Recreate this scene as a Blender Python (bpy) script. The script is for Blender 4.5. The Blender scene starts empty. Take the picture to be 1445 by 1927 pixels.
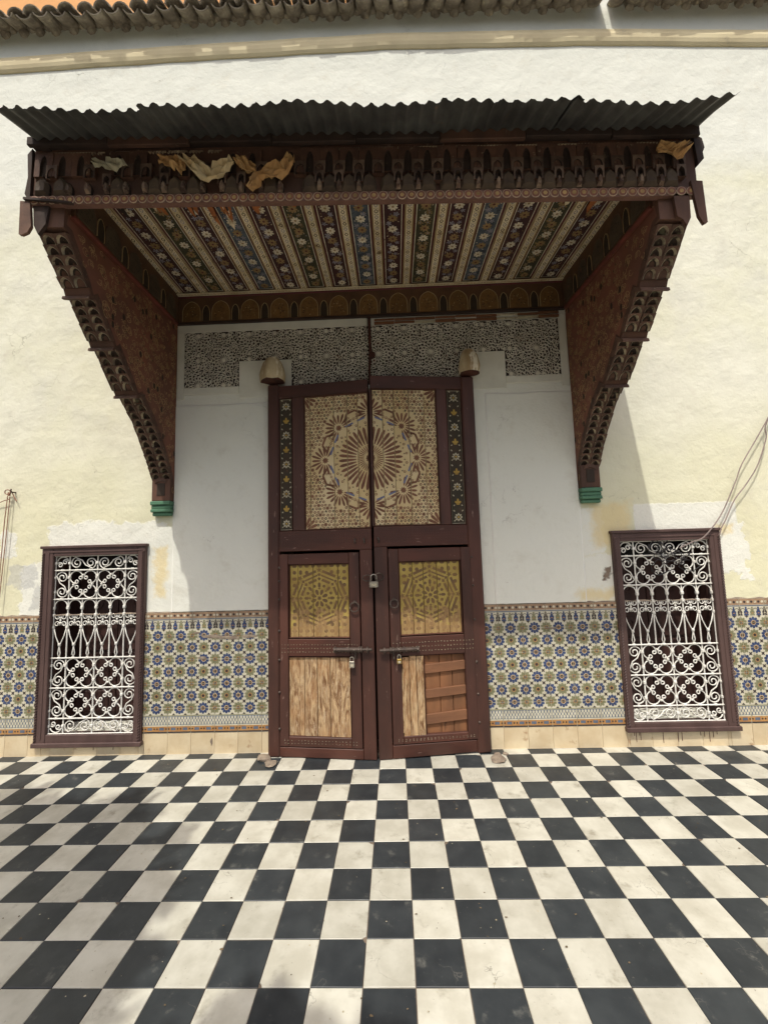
import bpy, bmesh, math, random
from mathutils import Vector, Matrix
random.seed(7)
R = random.random
def U(a, b): return a + (b - a) * random.random()
sc = bpy.context.scene
COL = sc.collection

# ------------------------------------------------------------------ camera, sky, sun, exposure
cam_d = bpy.data.cameras.new('camera'); cam = bpy.data.objects.new('camera', cam_d); COL.objects.link(cam)
CP = Vector((-0.0258, -3.6370, 1.6331)); F_PX, PITCH, ROLL, YAW = 788.32, 0.0961, -0.0280, -0.0257
fw = Vector((math.sin(YAW)*math.cos(PITCH), math.cos(YAW)*math.cos(PITCH), math.sin(PITCH)))
rt = Vector((math.cos(YAW), -math.sin(YAW), 0)); up = rt.cross(fw)
rt, up = rt*math.cos(ROLL)+up*math.sin(ROLL), -rt*math.sin(ROLL)+up*math.cos(ROLL)
m = Matrix((rt, up, -fw)).transposed().to_4x4(); m.translation = CP
cam.matrix_world = m
cam_d.sensor_fit = 'HORIZONTAL'; cam_d.sensor_width = 36; cam_d.lens = 36*F_PX/1445
cam_d.clip_start = 0.05; cam_d.clip_end = 500
sc.camera = cam
def px(P):                                    # where a point falls in the 1445 x 1927 photograph (used only to cull unseen tiles)
    d = Vector(P) - CP; z = d.dot(fw)
    if z < .05: return (-1e6, -1e6)
    return 722.5 + F_PX*d.dot(rt)/z, 963.5 - F_PX*d.dot(up)/z

SUN = Vector((0.30, 1.0, -1.87)).normalized()   # direction the light travels
el = math.asin(-SUN.z); az = math.atan2(-SUN.x, -SUN.y)
w = bpy.data.worlds.new('World'); sc.world = w; w.use_nodes = True
nt = w.node_tree; bg = nt.nodes['Background']; sky = nt.nodes.new('ShaderNodeTexSky')
sky.sky_type = 'NISHITA'; sky.sun_disc = False; sky.sun_elevation = el; sky.sun_rotation = az
sky.dust_density = 6.0; sky.air_density = 1.0; sky.ozone_density = 1.0
nt.links.new(sky.outputs[0], bg.inputs[0]); bg.inputs[1].default_value = 0.15
sd = bpy.data.lights.new('sun', 'SUN'); so = bpy.data.objects.new('sun', sd); COL.objects.link(so)
sd.energy = 2.75; sd.angle = math.radians(0.53); sd.color = (1.0, 0.975, 0.89)
so.rotation_euler = SUN.to_track_quat('-Z', 'Y').to_euler(); so.location = -SUN*30
sc.view_settings.view_transform = 'Standard'; sc.view_settings.look = 'None'
sc.view_settings.gamma = 1.0; sc.view_settings.exposure = 0.22
try: sc.view_settings.use_curve_mapping = False
except Exception: pass

# ------------------------------------------------------------------ materials
MATS = {}
def L3(c):
    f = lambda v: v/12.92 if v <= .04045 else ((v+.055)/1.055)**2.4
    return tuple(f(v/255) for v in c)+(1,)
class N:
    """tiny expression helper for math nodes"""
    def __init__(s, t, o): s.t, s.o = t, o
    def _op(s, op, b=None, c=None, clamp=False):
        n = s.t.nodes.new('ShaderNodeMath'); n.operation = op; n.use_clamp = clamp
        s.t.links.new(s.o, n.inputs[0])
        for i, v in ((1, b), (2, c)):
            if v is None: continue
            if isinstance(v, N): s.t.links.new(v.o, n.inputs[i])
            else: n.inputs[i].default_value = v
        return N(s.t, n.outputs[0])
    def __add__(s, b): return s._op('ADD', b)
    def __sub__(s, b): return s._op('SUBTRACT', b)
    def __mul__(s, b): return s._op('MULTIPLY', b)
    def max(s, b): return s._op('MAXIMUM', b)
    def min(s, b): return s._op('MINIMUM', b)
    def step(s, a, b):
        n = s.t.nodes.new('ShaderNodeMapRange'); n.interpolation_type = 'SMOOTHSTEP'
        s.t.links.new(s.o, n.inputs[0]); n.inputs[1].default_value = a; n.inputs[2].default_value = b
        return N(s.t, n.outputs[0])
def start(name):
    mt = bpy.data.materials.new(name); mt.use_nodes = True; t = mt.node_tree
    b = t.nodes['Principled BSDF']; MATS[name] = mt
    return mt, t, b
def coords(t, stretch=(1, 1, 1), world=False):
    if world:
        g = t.nodes.new('ShaderNodeNewGeometry'); o = g.outputs['Position']
    else:
        tc = t.nodes.new('ShaderNodeTexCoord'); oi = t.nodes.new('ShaderNodeObjectInfo')
        mu = t.nodes.new('ShaderNodeVectorMath'); mu.operation = 'MULTIPLY'
        cb = t.nodes.new('ShaderNodeCombineXYZ')
        for i in range(3): t.links.new(oi.outputs['Random'], cb.inputs[i])
        t.links.new(cb.outputs[0], mu.inputs[0]); mu.inputs[1].default_value = (37, 53, 71)
        ad = t.nodes.new('ShaderNodeVectorMath'); ad.operation = 'ADD'
        t.links.new(tc.outputs['Object'], ad.inputs[0]); t.links.new(mu.outputs[0], ad.inputs[1]); o = ad.outputs[0]
    if stretch != (1, 1, 1):
        mp = t.nodes.new('ShaderNodeMapping'); mp.inputs['Scale'].default_value = stretch
        t.links.new(o, mp.inputs[0]); o = mp.outputs[0]
    return o
def noise(t, co, scale, detail=4, rough=.6, dist=0):
    n = t.nodes.new('ShaderNodeTexNoise'); n.inputs['Scale'].default_value = scale; n.inputs['Detail'].default_value = detail
    n.inputs['Roughness'].default_value = rough; n.inputs['Distortion'].default_value = dist
    t.links.new(co, n.inputs['Vector']); return N(t, n.outputs[0])
def mix(t, fac, a, b):
    n = t.nodes.new('ShaderNodeMix'); n.data_type = 'RGBA'
    if isinstance(fac, N): t.links.new(fac.o, n.inputs[0])
    else: n.inputs[0].default_value = fac
    for v, i in ((a, 6), (b, 7)):
        if isinstance(v, tuple): n.inputs[i].default_value = v
        else: t.links.new(v, n.inputs[i])
    return n.outputs[2]
def bumpn(t, b, h, strength, dist):
    n = t.nodes.new('ShaderNodeBump'); n.inputs['Strength'].default_value = strength; n.inputs['Distance'].default_value = dist
    t.links.new(h.o, n.inputs['Height']); t.links.new(n.outputs[0], b.inputs['Normal'])
def mat(name, c1, c2=None, scale=6, rough=.7, bump=.25, bdist=.003, bscale=None, stretch=(1, 1, 1), c3=None, wear=.62, wscale=25,
        wsoft=.05, rnd=0, metal=0, spec=.35, world=False, detail=5):
    mt, t, b = start(name); co = coords(t, stretch, world)
    n1 = noise(t, co, scale, detail)
    col = mix(t, n1.step(.3, .7), L3(c1), L3(c2 or c1))
    if c3:
        n2 = noise(t, co, wscale, 6, .65)
        col = mix(t, n2.step(wear, wear+wsoft), col, L3(c3))
    if rnd:
        oi = t.nodes.new('ShaderNodeObjectInfo'); hv = t.nodes.new('ShaderNodeHueSaturation')
        v = N(t, oi.outputs['Random'])*(2*rnd) + (1-rnd)
        t.links.new(v.o, hv.inputs['Value']); t.links.new(col, hv.inputs['Color']); col = hv.outputs[0]
    t.links.new(col, b.inputs['Base Color'])
    rg = noise(t, co, scale*2.3, 3)
    t.links.new((rg*.25+(rough-.12)).o, b.inputs['Roughness'])
    b.inputs['Metallic'].default_value = metal; b.inputs['Specular IOR Level'].default_value = spec
    if bump: bumpn(t, b, noise(t, co, bscale or scale*4, 6, .65), bump, bdist)
    return mt

def bare_wood():
    mt, t, b = start('bleached_wood'); co = coords(t, (1.0, 1, .16))
    d = noise(t, co, 22, 8, .7, 2.2); e = noise(t, co, 60, 6, .7, 1.5); f = noise(t, coords(t), 4, 3)
    col = mix(t, d.step(.36, .62), L3((118, 84, 56)), L3((196, 166, 126)))
    col = mix(t, e.step(.5, .72)*.8, col, L3((216, 196, 164))); col = mix(t, e.step(.30, .40)*-1+1, col, L3((96, 66, 44)))
    col = mix(t, f.step(.45, .7)*.5, col, L3((168, 124, 82)))
    t.links.new(col, b.inputs['Base Color']); b.inputs['Roughness'].default_value = .88; b.inputs['Specular IOR Level'].default_value = .2
    bumpn(t, b, d*1.0+e*.4, .9, .012)
def worn_yellow(name, c1, c2, wood, wood2, hgt):
    """carved wicket boards: paint weathered away on the lower part of each panel"""
    mt, t, b = start(name); tc = t.nodes.new('ShaderNodeTexCoord'); co = tc.outputs['Object']; sx = t.nodes.new('ShaderNodeSeparateXYZ'); t.links.new(co, sx.inputs[0])
    mp = t.nodes.new('ShaderNodeMapping'); mp.inputs['Scale'].default_value = (1, 1, .3); t.links.new(co, mp.inputs[0]); cs = mp.outputs[0]
    a = noise(t, co, 9, 6, .65); g = noise(t, cs, 40, 6, .7)
    col = mix(t, a.step(.35, .65), L3(c1), L3(c2)); wd = mix(t, g.step(.38, .62), L3(wood), L3(wood2))
    m_ = (N(t, sx.outputs[2])*-1 + (a-.5)*1.1 + (g-.5)*.5).step(-hgt-.02, -hgt+.06)
    col = mix(t, m_*.85, col, wd); col = mix(t, g.step(.66, .72)*.6, col, L3((196, 176, 130)))
    t.links.new(col, b.inputs['Base Color']); b.inputs['Roughness'].default_value = .7; bumpn(t, b, g+a*.4, .6, .005)
# plaster with its own repaint patches (each patch has a fixed place on the wall)
def plaster():
    mt, t, b = start('plaster'); co = coords(t, world=True)
    sx = t.nodes.new('ShaderNodeSeparateXYZ'); t.links.new(co, sx.inputs[0])
    wob = (noise(t, co, 7, 5)-.5)*.22; wob2 = (noise(t, co, 31, 4)-.5)*.07; wob3 = (noise(t, co, 5.3, 5)-.5)*.2
    X = N(t, sx.outputs[0])+wob+wob2; Z = N(t, sx.outputs[2])+wob3+wob2; X0 = N(t, sx.outputs[0])+wob2*.5; Z0 = N(t, sx.outputs[2])+wob2*.5
    def box(x0, x1, z0, z1, s=.012, hard=False):
        x, z = (X0, Z0) if hard else (X, Z)
        a = x.step(x0-s, x0+s).min((x*-1).step(-x1-s, -x1+s))
        return a.min(z.step(z0-s, z0+s)).min((z*-1).step(-z1-s, -z1+s))
    big = noise(t, co, .9, 4); mid = noise(t, co, 3.2, 6, .6)
    col = mix(t, big.step(.35, .65), L3((212, 211, 188)), L3((218, 217, 201)))
    col = mix(t, mid.step(.45, .75), col, L3((208, 207, 192)))
    low = (N(t, sx.outputs[2])*-1).step(-3.3, -1.6)            # the lower wall was limewashed yellower
    col = mix(t, low*(mid*.7+.25), col, L3((214, 208, 170)))
    col = mix(t, (N(t, sx.outputs[2])+wob).step(4.9, 5.3), col, L3((216, 217, 206)))
    white = box(-1.99, 1.58, 1.05, 4.4, .01, True)
    for q in [(-2.25, -1.7, .9, 1.93), (-3.1, -2.15, 1.70, 1.97), (-3.32, -3.1, 1.1, 1.62), (1.5, 1.9, 1.0, 1.55), (2.6, 2.93, 1.38, 1.8), (2.86, 2.97, 1.32, 1.42), (-3.55, -3.4, 1.68, 1.9), (1.55, 1.75, 1.55, 1.96)]:
        white = white.max(box(*q))
    white = white.max(box(2.02, 2.88, 1.6, 1.985, .008, True))
    col = mix(t, white, col, L3((222, 221, 209)))
    grey = box(-3.45, -3.22, 1.42, 1.62).max(box(-3.24, -3.15, 1.22, 1.42))
    col = mix(t, grey*.55, col, L3((170, 170, 168)))
    och = box(1.66, 1.98, 1.62, 2.0, .05).max(box(1.5, 1.8, 1.17, 1.27, .04)).max(box(-2.14, -2.04, 1.3, 1.75, .03)).max(box(2.72, 2.82, 1.72, 1.80, .03))
    col = mix(t, och*.8, col, L3((218, 200, 152)))
    hole = box(1.735, 1.79, 1.36, 1.46, .01)
    col = mix(t, hole, col, L3((128, 112, 98)))
    vo = t.nodes.new('ShaderNodeTexVoronoi'); vo.feature = 'DISTANCE_TO_EDGE'; vo.inputs['Scale'].default_value = 1.7
    dv = t.nodes.new('ShaderNodeVectorMath'); dv.operation = 'ADD'
    nz = t.nodes.new('ShaderNodeTexNoise'); nz.inputs['Scale'].default_value = 3; nz.inputs['Detail'].default_value = 6
    t.links.new(co, nz.inputs['Vector']); t.links.new(co, dv.inputs[0]); t.links.new(nz.outputs['Color'], dv.inputs[1])
    t.links.new(dv.outputs[0], vo.inputs['Vector'])
    crk = (N(t, vo.outputs['Distance'])*-1).step(-.004, -.001)*noise(t, co, 1.3, 2).step(.55, .65)
    col = mix(t, crk*.40, col, L3((128, 118, 104)))
    spk = noise(t, co, 24, 3).step(.745, .77)
    col = mix(t, spk*.5, col, L3((168, 158, 140)))
    col = mix(t, noise(t, co, 5.5, 7, .7).step(.52, .72)*.35, col, L3((196, 190, 172)))
    t.links.new(col, b.inputs['Base Color']); b.inputs['Roughness'].default_value = .9; b.inputs['Specular IOR Level'].default_value = .15
    rough = noise(t, co, 42, 6, .7)*white.max(low*.35)*.55
    h = noise(t, co, 2.6, 5, .55)*1.2 + noise(t, co, 14, 5, .6)*.22 + rough*.35 - crk*.12 - hole*.6
    bumpn(t, b, h, .75, .028)
plaster()
mat('inner_plaster', (218, 216, 202), (202, 199, 185), 3, .9, .35, .008, 9, world=True, spec=.15)
mat('lit_edge_plaster', (238, 236, 228), (228, 225, 216), 3, .9, .3, .006, 20, world=True, spec=.15)  # brighter plaster: the light caught along the ledge, put into the colour
mat('cornice_plaster', (218, 205, 168), (204, 190, 154), 2.5, .85, .4, .006, 12, world=True, c3=(176, 164, 138), wear=.6, wscale=5, wsoft=.2)
mat('salmon_plaster', (226, 170, 112), (214, 156, 100), 2, .9, .3, .006, 14, world=True)
mat('dark_room', (60, 50, 44), (40, 34, 30), 3, .95, .2)
mat('white_tile', (194, 191, 177), (174, 170, 155), 7, .42, .14, .0015, 18, c3=(140, 134, 118), wear=.55, wscale=9, wsoft=.25, rnd=.10, spec=.45)
mat('black_tile', (40, 44, 47), (52, 56, 58), 8, .42, .14, .0015, 18, c3=(100, 100, 95), wear=.58, wscale=12, wsoft=.22, rnd=.13, spec=.45)
mat('grout', (122, 108, 94), (92, 82, 72), 9, .95, .5, .004)
mat('glaze_cream', (200, 194, 172), (180, 174, 152), 12, .32, .1, .001, 40, rnd=.06, spec=.5, c3=(150, 142, 120), wear=.60, wscale=22, wsoft=.1)
mat('glaze_blue', (40, 54, 90), (58, 72, 106), 20, .32, .1, .001, 40, rnd=.15, spec=.5, c3=(150, 150, 150), wear=.68, wscale=60)
mat('glaze_green', (112, 112, 82), (128, 126, 96), 20, .32, .1, .001, 40, rnd=.1, spec=.5)
mat('glaze_dark', (48, 40, 40), (62, 52, 50), 20, .35, .1, .001, 40, rnd=.1, spec=.5)
mat('glaze_orange', (176, 132, 78), (156, 110, 62), 20, .35, .1, .001, 40, spec=.5)
mat('glaze_pink', (160, 132, 104), (138, 110, 86), 20, .4, .1, .001, 40, rnd=.1, spec=.45)
mat('glaze_slate', (96, 106, 122), (80, 90, 106), 20, .35, .1, .001, 40, spec=.5)
mat('base_tile', (208, 192, 160), (192, 172, 138), 5, .4, .12, .0015, 20, rnd=.05, spec=.45, c3=(168, 140, 108), wear=.6, wscale=9, wsoft=.12)
mat('mortar', (150, 136, 118), (118, 104, 92), 16, .95, .8, .008)
mat('door_brown', (84, 52, 42), (62, 40, 33), 5, .5, .5, .003, 22, stretch=(1, 1, .22), c3=(122, 98, 88), wear=.645, wscale=34, wsoft=.05, rnd=.08)
mat('door_rail', (86, 50, 39), (64, 40, 32), 5, .5, .45, .003, 22, stretch=(.22, 1, 1), c3=(126, 100, 90), wear=.645, wscale=34, wsoft=.05, rnd=.08)
mat('door_paint_cream', (208, 190, 150), (192, 168, 120), 3.5, .7, .3, .002, 40, stretch=(1, 1, .5), c3=(150, 120, 76), wear=.63, wscale=18, wsoft=.1)
mat('door_paint_brown', (126, 86, 64), (104, 70, 52), 10, .7, .2, .001, 40, c3=(182, 156, 106), wear=.66, wscale=40, wsoft=.05)
mat('door_paint_dark', (64, 56, 44), (82, 62, 46), 10, .7, .2, .001, 40)
mat('door_paint_blue', (112, 116, 142), (96, 100, 128), 10, .7, .2, .001, 40)
worn_yellow('door_yellow', (168, 146, 74), (146, 122, 58), (166, 136, 92), (136, 102, 64), 1.17)
worn_yellow('door_carve', (98, 74, 48), (122, 92, 52), (132, 98, 62), (150, 120, 80), 1.12)
mat('strip_dark', (50, 46, 34), (66, 52, 38), 8, .7, .2, .002, 30, c3=(84, 60, 44), wear=.62, wscale=26)
mat('strip_white', (186, 178, 154), (160, 150, 124), 12, .7, .15, .001, 40, c3=(92, 78, 58), wear=.6, wscale=50)
mat('strip_gold', (176, 146, 70), (150, 118, 52), 12, .7, .15, .001, 40)
bare_wood()
mat('orange_wood', (138, 94, 62), (108, 74, 50), 7, .75, .6, .004, 30, stretch=(1, 1, .2), c3=(92, 62, 42), wear=.62, wscale=18, rnd=.14)
mat('batten_wood', (134, 92, 64), (110, 76, 54), 7, .8, .6, .004, 30, stretch=(.2, 1, 1), rnd=.12)
mat('stub_wood', (200, 184, 150), (158, 134, 98), 9, .9, .9, .008, 26, stretch=(1, 1, .25), c3=(226, 216, 192), wear=.53, wscale=14, wsoft=.1)
mat('iron', (92, 80, 72), (70, 60, 54), 20, .5, .3, .001, 60, metal=.5, c3=(140, 128, 116), wear=.6, wscale=40)
mat('steel', (196, 190, 176), (160, 152, 138), 20, .3, .1, .001, 60, metal=.85)
mat('brass', (196, 168, 96), (160, 132, 70), 20, .35, .1, .001, 60, metal=.8)
mat('rust', (84, 48, 36), (60, 38, 32), 14, .9, .5, .003, 60)
mat('white_iron', (226, 224, 216), (210, 206, 196), 16, .45, .2, .001, 60, c3=(160, 140, 120), wear=.70, wscale=60)
mat('window_wood', (88, 68, 63), (72, 54, 50), 6, .55, .4, .003, 24, stretch=(1, 1, .3), c3=(140, 122, 110), wear=.70, wscale=40)
mat('shutter_wood', (66, 42, 36), (50, 33, 30), 6, .6, .3, .003, 20, stretch=(1, 1, .3))
mat('canopy_wood', (100, 70, 55), (74, 54, 44), 5, .75, .6, .004, 26, stretch=(1, 1, .35), c3=(120, 96, 80), wear=.62, wscale=20, wsoft=.1, world=True)
mat('canopy_dark', (66, 50, 42), (48, 38, 33), 6, .8, .5, .004, 26, world=True)
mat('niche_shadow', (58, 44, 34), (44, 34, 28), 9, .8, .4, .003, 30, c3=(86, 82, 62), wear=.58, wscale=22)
mat('niche_wood', (100, 74, 60), (76, 56, 46), 9, .75, .5, .003, 30, rnd=.2, c3=(142, 130, 108), wear=.62, wscale=26, wsoft=.08)
mat('niche_pale', (168, 156, 130), (108, 92, 76), 12, .75, .5, .003, 30, rnd=.25, c3=(82, 62, 50), wear=.54, wscale=30, wsoft=.12)
mat('fascia_wood', (104, 74, 58), (78, 56, 46), 9, .75, .5, .003, 30, rnd=.22, c3=(132, 112, 92), wear=.62, wscale=30, wsoft=.08)
mat('fascia_worn', (116, 96, 80), (76, 58, 49), 12, .75, .5, .003, 30, rnd=.3, c3=(134, 120, 100), wear=.63, wscale=30, wsoft=.12)
mat('fascia_olive', (88, 73, 56), (70, 56, 44), 9, .75, .5, .003, 30, rnd=.2, c3=(104, 84, 66), wear=.62, wscale=24, wsoft=.1)
mat('fascia_cream', (140, 120, 100), (92, 70, 58), 12, .75, .4, .003, 30, rnd=.3, c3=(76, 56, 46), wear=.5, wscale=22, wsoft=.12)
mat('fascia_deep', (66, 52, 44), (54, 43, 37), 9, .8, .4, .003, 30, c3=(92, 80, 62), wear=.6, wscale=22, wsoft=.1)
mat('band_paint', (116, 84, 72), (96, 68, 58), 12, .75, .4, .003, 30, c3=(140, 120, 98), wear=.62, wscale=30, wsoft=.12)
mat('ros_line', (186, 164, 136), (140, 116, 94), 20, .7, .3, .002, 40, c3=(100, 74, 62), wear=.58, wscale=30, wsoft=.1, rnd=.15)
mat('ros_gold', (178, 148, 96), (140, 112, 70), 20, .7, .3, .002, 40, rnd=.15)
mat('niche_cream', (172, 154, 126), (132, 108, 86), 12, .75, .4, .003, 30, rnd=.2, c3=(92, 66, 52), wear=.55, wscale=30, wsoft=.12)
mat('panel_red', (134, 86, 68), (108, 72, 58), 3, .7, .4, .003, 22, world=True, c3=(136, 86, 60), wear=.58, wscale=7, wsoft=.18)
mat('panel_gold', (182, 148, 104), (150, 118, 82), 8, .7, .2, .001, 40, c3=(122, 80, 62), wear=.57, wscale=12, wsoft=.15, world=True)
mat('panel_green', (84, 78, 54), (70, 62, 44), 8, .7, .2, .001, 40, c3=(110, 70, 50), wear=.6, wscale=14, world=True)
mat('panel_line', (120, 62, 50), (98, 54, 44), 8, .7, .2, .001, 40, world=True)
mat('frieze_brown', (96, 68, 46), (78, 56, 40), 7, .7, .3, .002, 30, world=True)
mat('frieze_gold', (122, 90, 50), (102, 76, 44), 16, .7, .3, .002, 50, c3=(100, 68, 38), wear=.55, wscale=40, wsoft=.1, rnd=.15)
mat('frieze_dark', (58, 46, 34), (48, 38, 30), 9, .7, .2, .002, 40)
mat('frieze_faded', (86, 74, 56), (70, 58, 46), 9, .75, .3, .002, 40, c3=(112, 78, 58), wear=.58, wscale=16, wsoft=.15)
mat('frieze_line', (166, 144, 104), (150, 122, 80), 12, .7, .2, .001, 40)
mat('ceil_red', (66, 38, 38), (54, 32, 34), 7, .65, .3, .002, 30, c3=(110, 80, 66), wear=.64, wscale=22)
mat('ceil_green', (66, 64, 44), (52, 50, 38), 7, .65, .3, .002, 30, c3=(120, 104, 66), wear=.62, wscale=22)
mat('ceil_blue', (82, 90, 98), (62, 68, 76), 16, .65, .3, .002, 30, c3=(48, 52, 62), wear=.55, wscale=30, wsoft=.04)
mat('ceil_cream', (216, 202, 172), (190, 172, 136), 7, .65, .3, .002, 30, c3=(132, 108, 78), wear=.57, wscale=11, wsoft=.14, rnd=.12)
mat('ceil_white', (216, 206, 184), (184, 172, 146), 12, .65, .2, .001, 40, c3=(132, 112, 86), wear=.6, wscale=40)
mat('ceil_ochre', (148, 122, 82), (124, 100, 64), 12, .65, .2, .001, 40)
mat('ceil_lilac', (142, 138, 144), (116, 112, 122), 12, .65, .2, .001, 40)
mat('ceil_maroon', (92, 40, 40), (76, 34, 36), 8, .65, .3, .002, 30)
mat('ceil_black', (46, 38, 36), (58, 46, 40), 8, .7, .2, .002, 30)
mat('peeled_wood', (176, 108, 62), (140, 84, 50), 9, .85, .8, .005, 30, c3=(90, 60, 42), wear=.55, wscale=14, wsoft=.1)
mat('tin', (98, 98, 94), (72, 70, 68), 5, .6, .3, .002, 30, metal=.1, c3=(124, 98, 80), wear=.62, wscale=12, wsoft=.15, rnd=.15)
mat('roof_clay', (172, 162, 144), (124, 113, 100), 9, .9, .7, .005, 30, c3=(196, 184, 156), wear=.56, wscale=16, wsoft=.12, rnd=.16)
mat('stucco_white', (220, 215, 200), (200, 193, 176), 9, .85, .3, .002, 40, world=True)
mat('stucco_ground', (58, 46, 42), (46, 37, 35), 14, .9, .4, .003, 40, world=True, c3=(104, 62, 52), wear=.6, wscale=9, wsoft=.08)
mat('green_paint', (84, 124, 96), (66, 104, 82), 9, .6, .4, .002, 30, c3=(52, 74, 62), wear=.6, wscale=24, stretch=(.4, 1, 1))
mat('rag_tan', (194, 156, 104), (166, 124, 78), 8, .9, .5, .004, 30)
mat('rag_pale', (210, 190, 150), (186, 160, 116), 8, .9, .5, .004, 30)
mat('rag_grey', (176, 168, 142), (150, 142, 118), 8, .9, .5, .004, 30)
mat('cable_grey', (140, 126, 120), (124, 110, 106), 8, .6, 0)
mat('cable_black', (40, 37, 38), (54, 50, 50), 8, .5, 0)
mat('rope', (158, 120, 98), (138, 102, 84), 60, .9, .4, .001, 200)
mat('drip', (104, 70, 66), (88, 58, 56), 20, .6, .1)
mat('bark', (96, 80, 64), (70, 58, 48), 6, .95, .9, .01, 20, stretch=(1, 1, .3))
mat('leaf', (70, 98, 42), (92, 118, 56), 3, .6, 0, rnd=.15)
mat('litter', (120, 104, 80), (90, 78, 60), 20, .9, .2, rnd=.2)
mat('glass_dark', (28, 28, 30), (34, 34, 36), 3, .1, 0, spec=.6)

# ------------------------------------------------------------------ mesh helpers
class MB:
    def __init__(s, *mats): s.v, s.f, s.m, s.mats = [], [], [], list(mats)
    def mi(s, name):
        if name is None: return 0
        if name not in s.mats: s.mats.append(name)
        return s.mats.index(name)
    def face(s, pts, mt=None):
        b = len(s.v); s.v += [tuple(p) for p in pts]; s.f.append(tuple(range(b, b+len(pts)))); s.m.append(s.mi(mt))
    def box(s, x0, y0, z0, x1, y1, z1, mt=None, c=0):
        k = s.mi(mt); b = len(s.v)
        if not c:
            s.v += [(x, y, z) for x in (x0, x1) for y in (y0, y1) for z in (z0, z1)]
            for q in ((0, 1, 3, 2), (4, 6, 7, 5), (0, 4, 5, 1), (2, 3, 7, 6), (0, 2, 6, 4), (1, 5, 7, 3)):
                s.f.append(tuple(b+i for i in q)); s.m.append(k)
            return
        c = min(c, abs(x1-x0)*.45, abs(y1-y0)*.45, abs(z1-z0)*.45)
        lo, hi = (x0, y0, z0), (x1, y1, z1); idx = {}
        for sx in (0, 1):
            for sy in (0, 1):
                for sz in (0, 1):
                    sg = (sx, sy, sz)
                    for a in range(3):
                        p = [(hi[i] if sg[i] else lo[i]) + (0 if i == a else (-c if sg[i] else c)) for i in range(3)]
                        idx[(sg, a)] = len(s.v); s.v.append(tuple(p))
        cyc = ((0, 0), (1, 0), (1, 1), (0, 1))
        def sgn(a, va, o): r = [0]*3; r[a] = va; oth = [i for i in range(3) if i != a]; r[oth[0]], r[oth[1]] = o; return tuple(r)
        for a in range(3):
            for va in (0, 1):
                s.f.append(tuple(idx[(sgn(a, va, o), a)] for o in cyc)); s.m.append(k)
        for a in range(3):
            for d in range(a+1, 3):
                e = 3-a-d
                for va in (0, 1):
                    for vd in (0, 1):
                        g0 = [0]*3; g0[a] = va; g0[d] = vd; g1 = list(g0); g1[e] = 1; g0, g1 = tuple(g0), tuple(g1)
                        s.f.append((idx[(g0, a)], idx[(g1, a)], idx[(g1, d)], idx[(g0, d)])); s.m.append(k)
        for sx in (0, 1):
            for sy in (0, 1):
                for sz in (0, 1):
                    g = (sx, sy, sz); s.f.append((idx[(g, 0)], idx[(g, 1)], idx[(g, 2)])); s.m.append(k)
    def prism(s, poly, y0, y1, mt=None, ax=1, side=None):
        """2-D outline (concave allowed) extruded along axis ax"""
        def P(p, h):
            if ax == 1: return (p[0], h, p[1])
            if ax == 0: return (h, p[0], p[1])
            return (p[0], p[1], h)
        s.face([P(p, y0) for p in poly], mt); s.face([P(p, y1) for p in poly][::-1], side or mt)
        n = len(poly)
        for i in range(n):
            a, b = poly[i], poly[(i+1) % n]; s.face([P(a, y0), P(a, y1), P(b, y1), P(b, y0)], side or mt)
    def tube(s, pts, r, n=6, mt=None, closed=False, cap=True):
        k = s.mi(mt); pts = [Vector(p) for p in pts]; L = len(pts); b = len(s.v); nrm = None
        for i, p in enumerate(pts):
            a = pts[(i-1) % L] if closed or i else p; c = pts[(i+1) % L] if closed or i < L-1 else p
            t = (c-a); t = t.normalized() if t.length > 1e-9 else Vector((0, 0, 1))
            if nrm is None: nrm = t.orthogonal().normalized()
            nrm = (nrm-t*nrm.dot(t)); nrm = nrm.normalized() if nrm.length > 1e-6 else t.orthogonal().normalized()
            bi = t.cross(nrm); rr = r[i] if isinstance(r, (list, tuple)) else r
            for j in range(n):
                q = 2*math.pi*j/n; s.v.append(tuple(p+nrm*(rr*math.cos(q))+bi*(rr*math.sin(q))))
        for i in range(L if closed else L-1):
            for j in range(n):
                i2 = (i+1) % L; j2 = (j+1) % n
                s.f.append((b+i*n+j, b+i*n+j2, b+i2*n+j2, b+i2*n+j)); s.m.append(k)
        if cap and not closed:
            s.f.append(tuple(b+j for j in range(n))[::-1]); s.m.append(k)
            s.f.append(tuple(b+(L-1)*n+j for j in range(n))); s.m.append(k)
    def lathe(s, prof, c, n=12, mt=None, axis='z'):
        k = s.mi(mt); b = len(s.v); m_ = len(prof)
        for (r, h) in prof:
            for j in range(n):
                q = 2*math.pi*j/n; x, y = r*math.cos(q), r*math.sin(q)
                s.v.append((c[0]+x, c[1]+y, c[2]+h) if axis == 'z' else ((c[0]+x, c[1]-h, c[2]+y) if axis == 'y' else (c[0]+h, c[1]+x, c[2]+y)))
        for i in range(m_-1):
            for j in range(n):
                j2 = (j+1) % n; s.f.append((b+i*n+j, b+i*n+j2, b+(i+1)*n+j2, b+(i+1)*n+j)); s.m.append(k)
        s.f.append(tuple(b+j for j in range(n))[::-1]); s.m.append(k); s.f.append(tuple(b+(m_-1)*n+j for j in range(n))); s.m.append(k)
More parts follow.
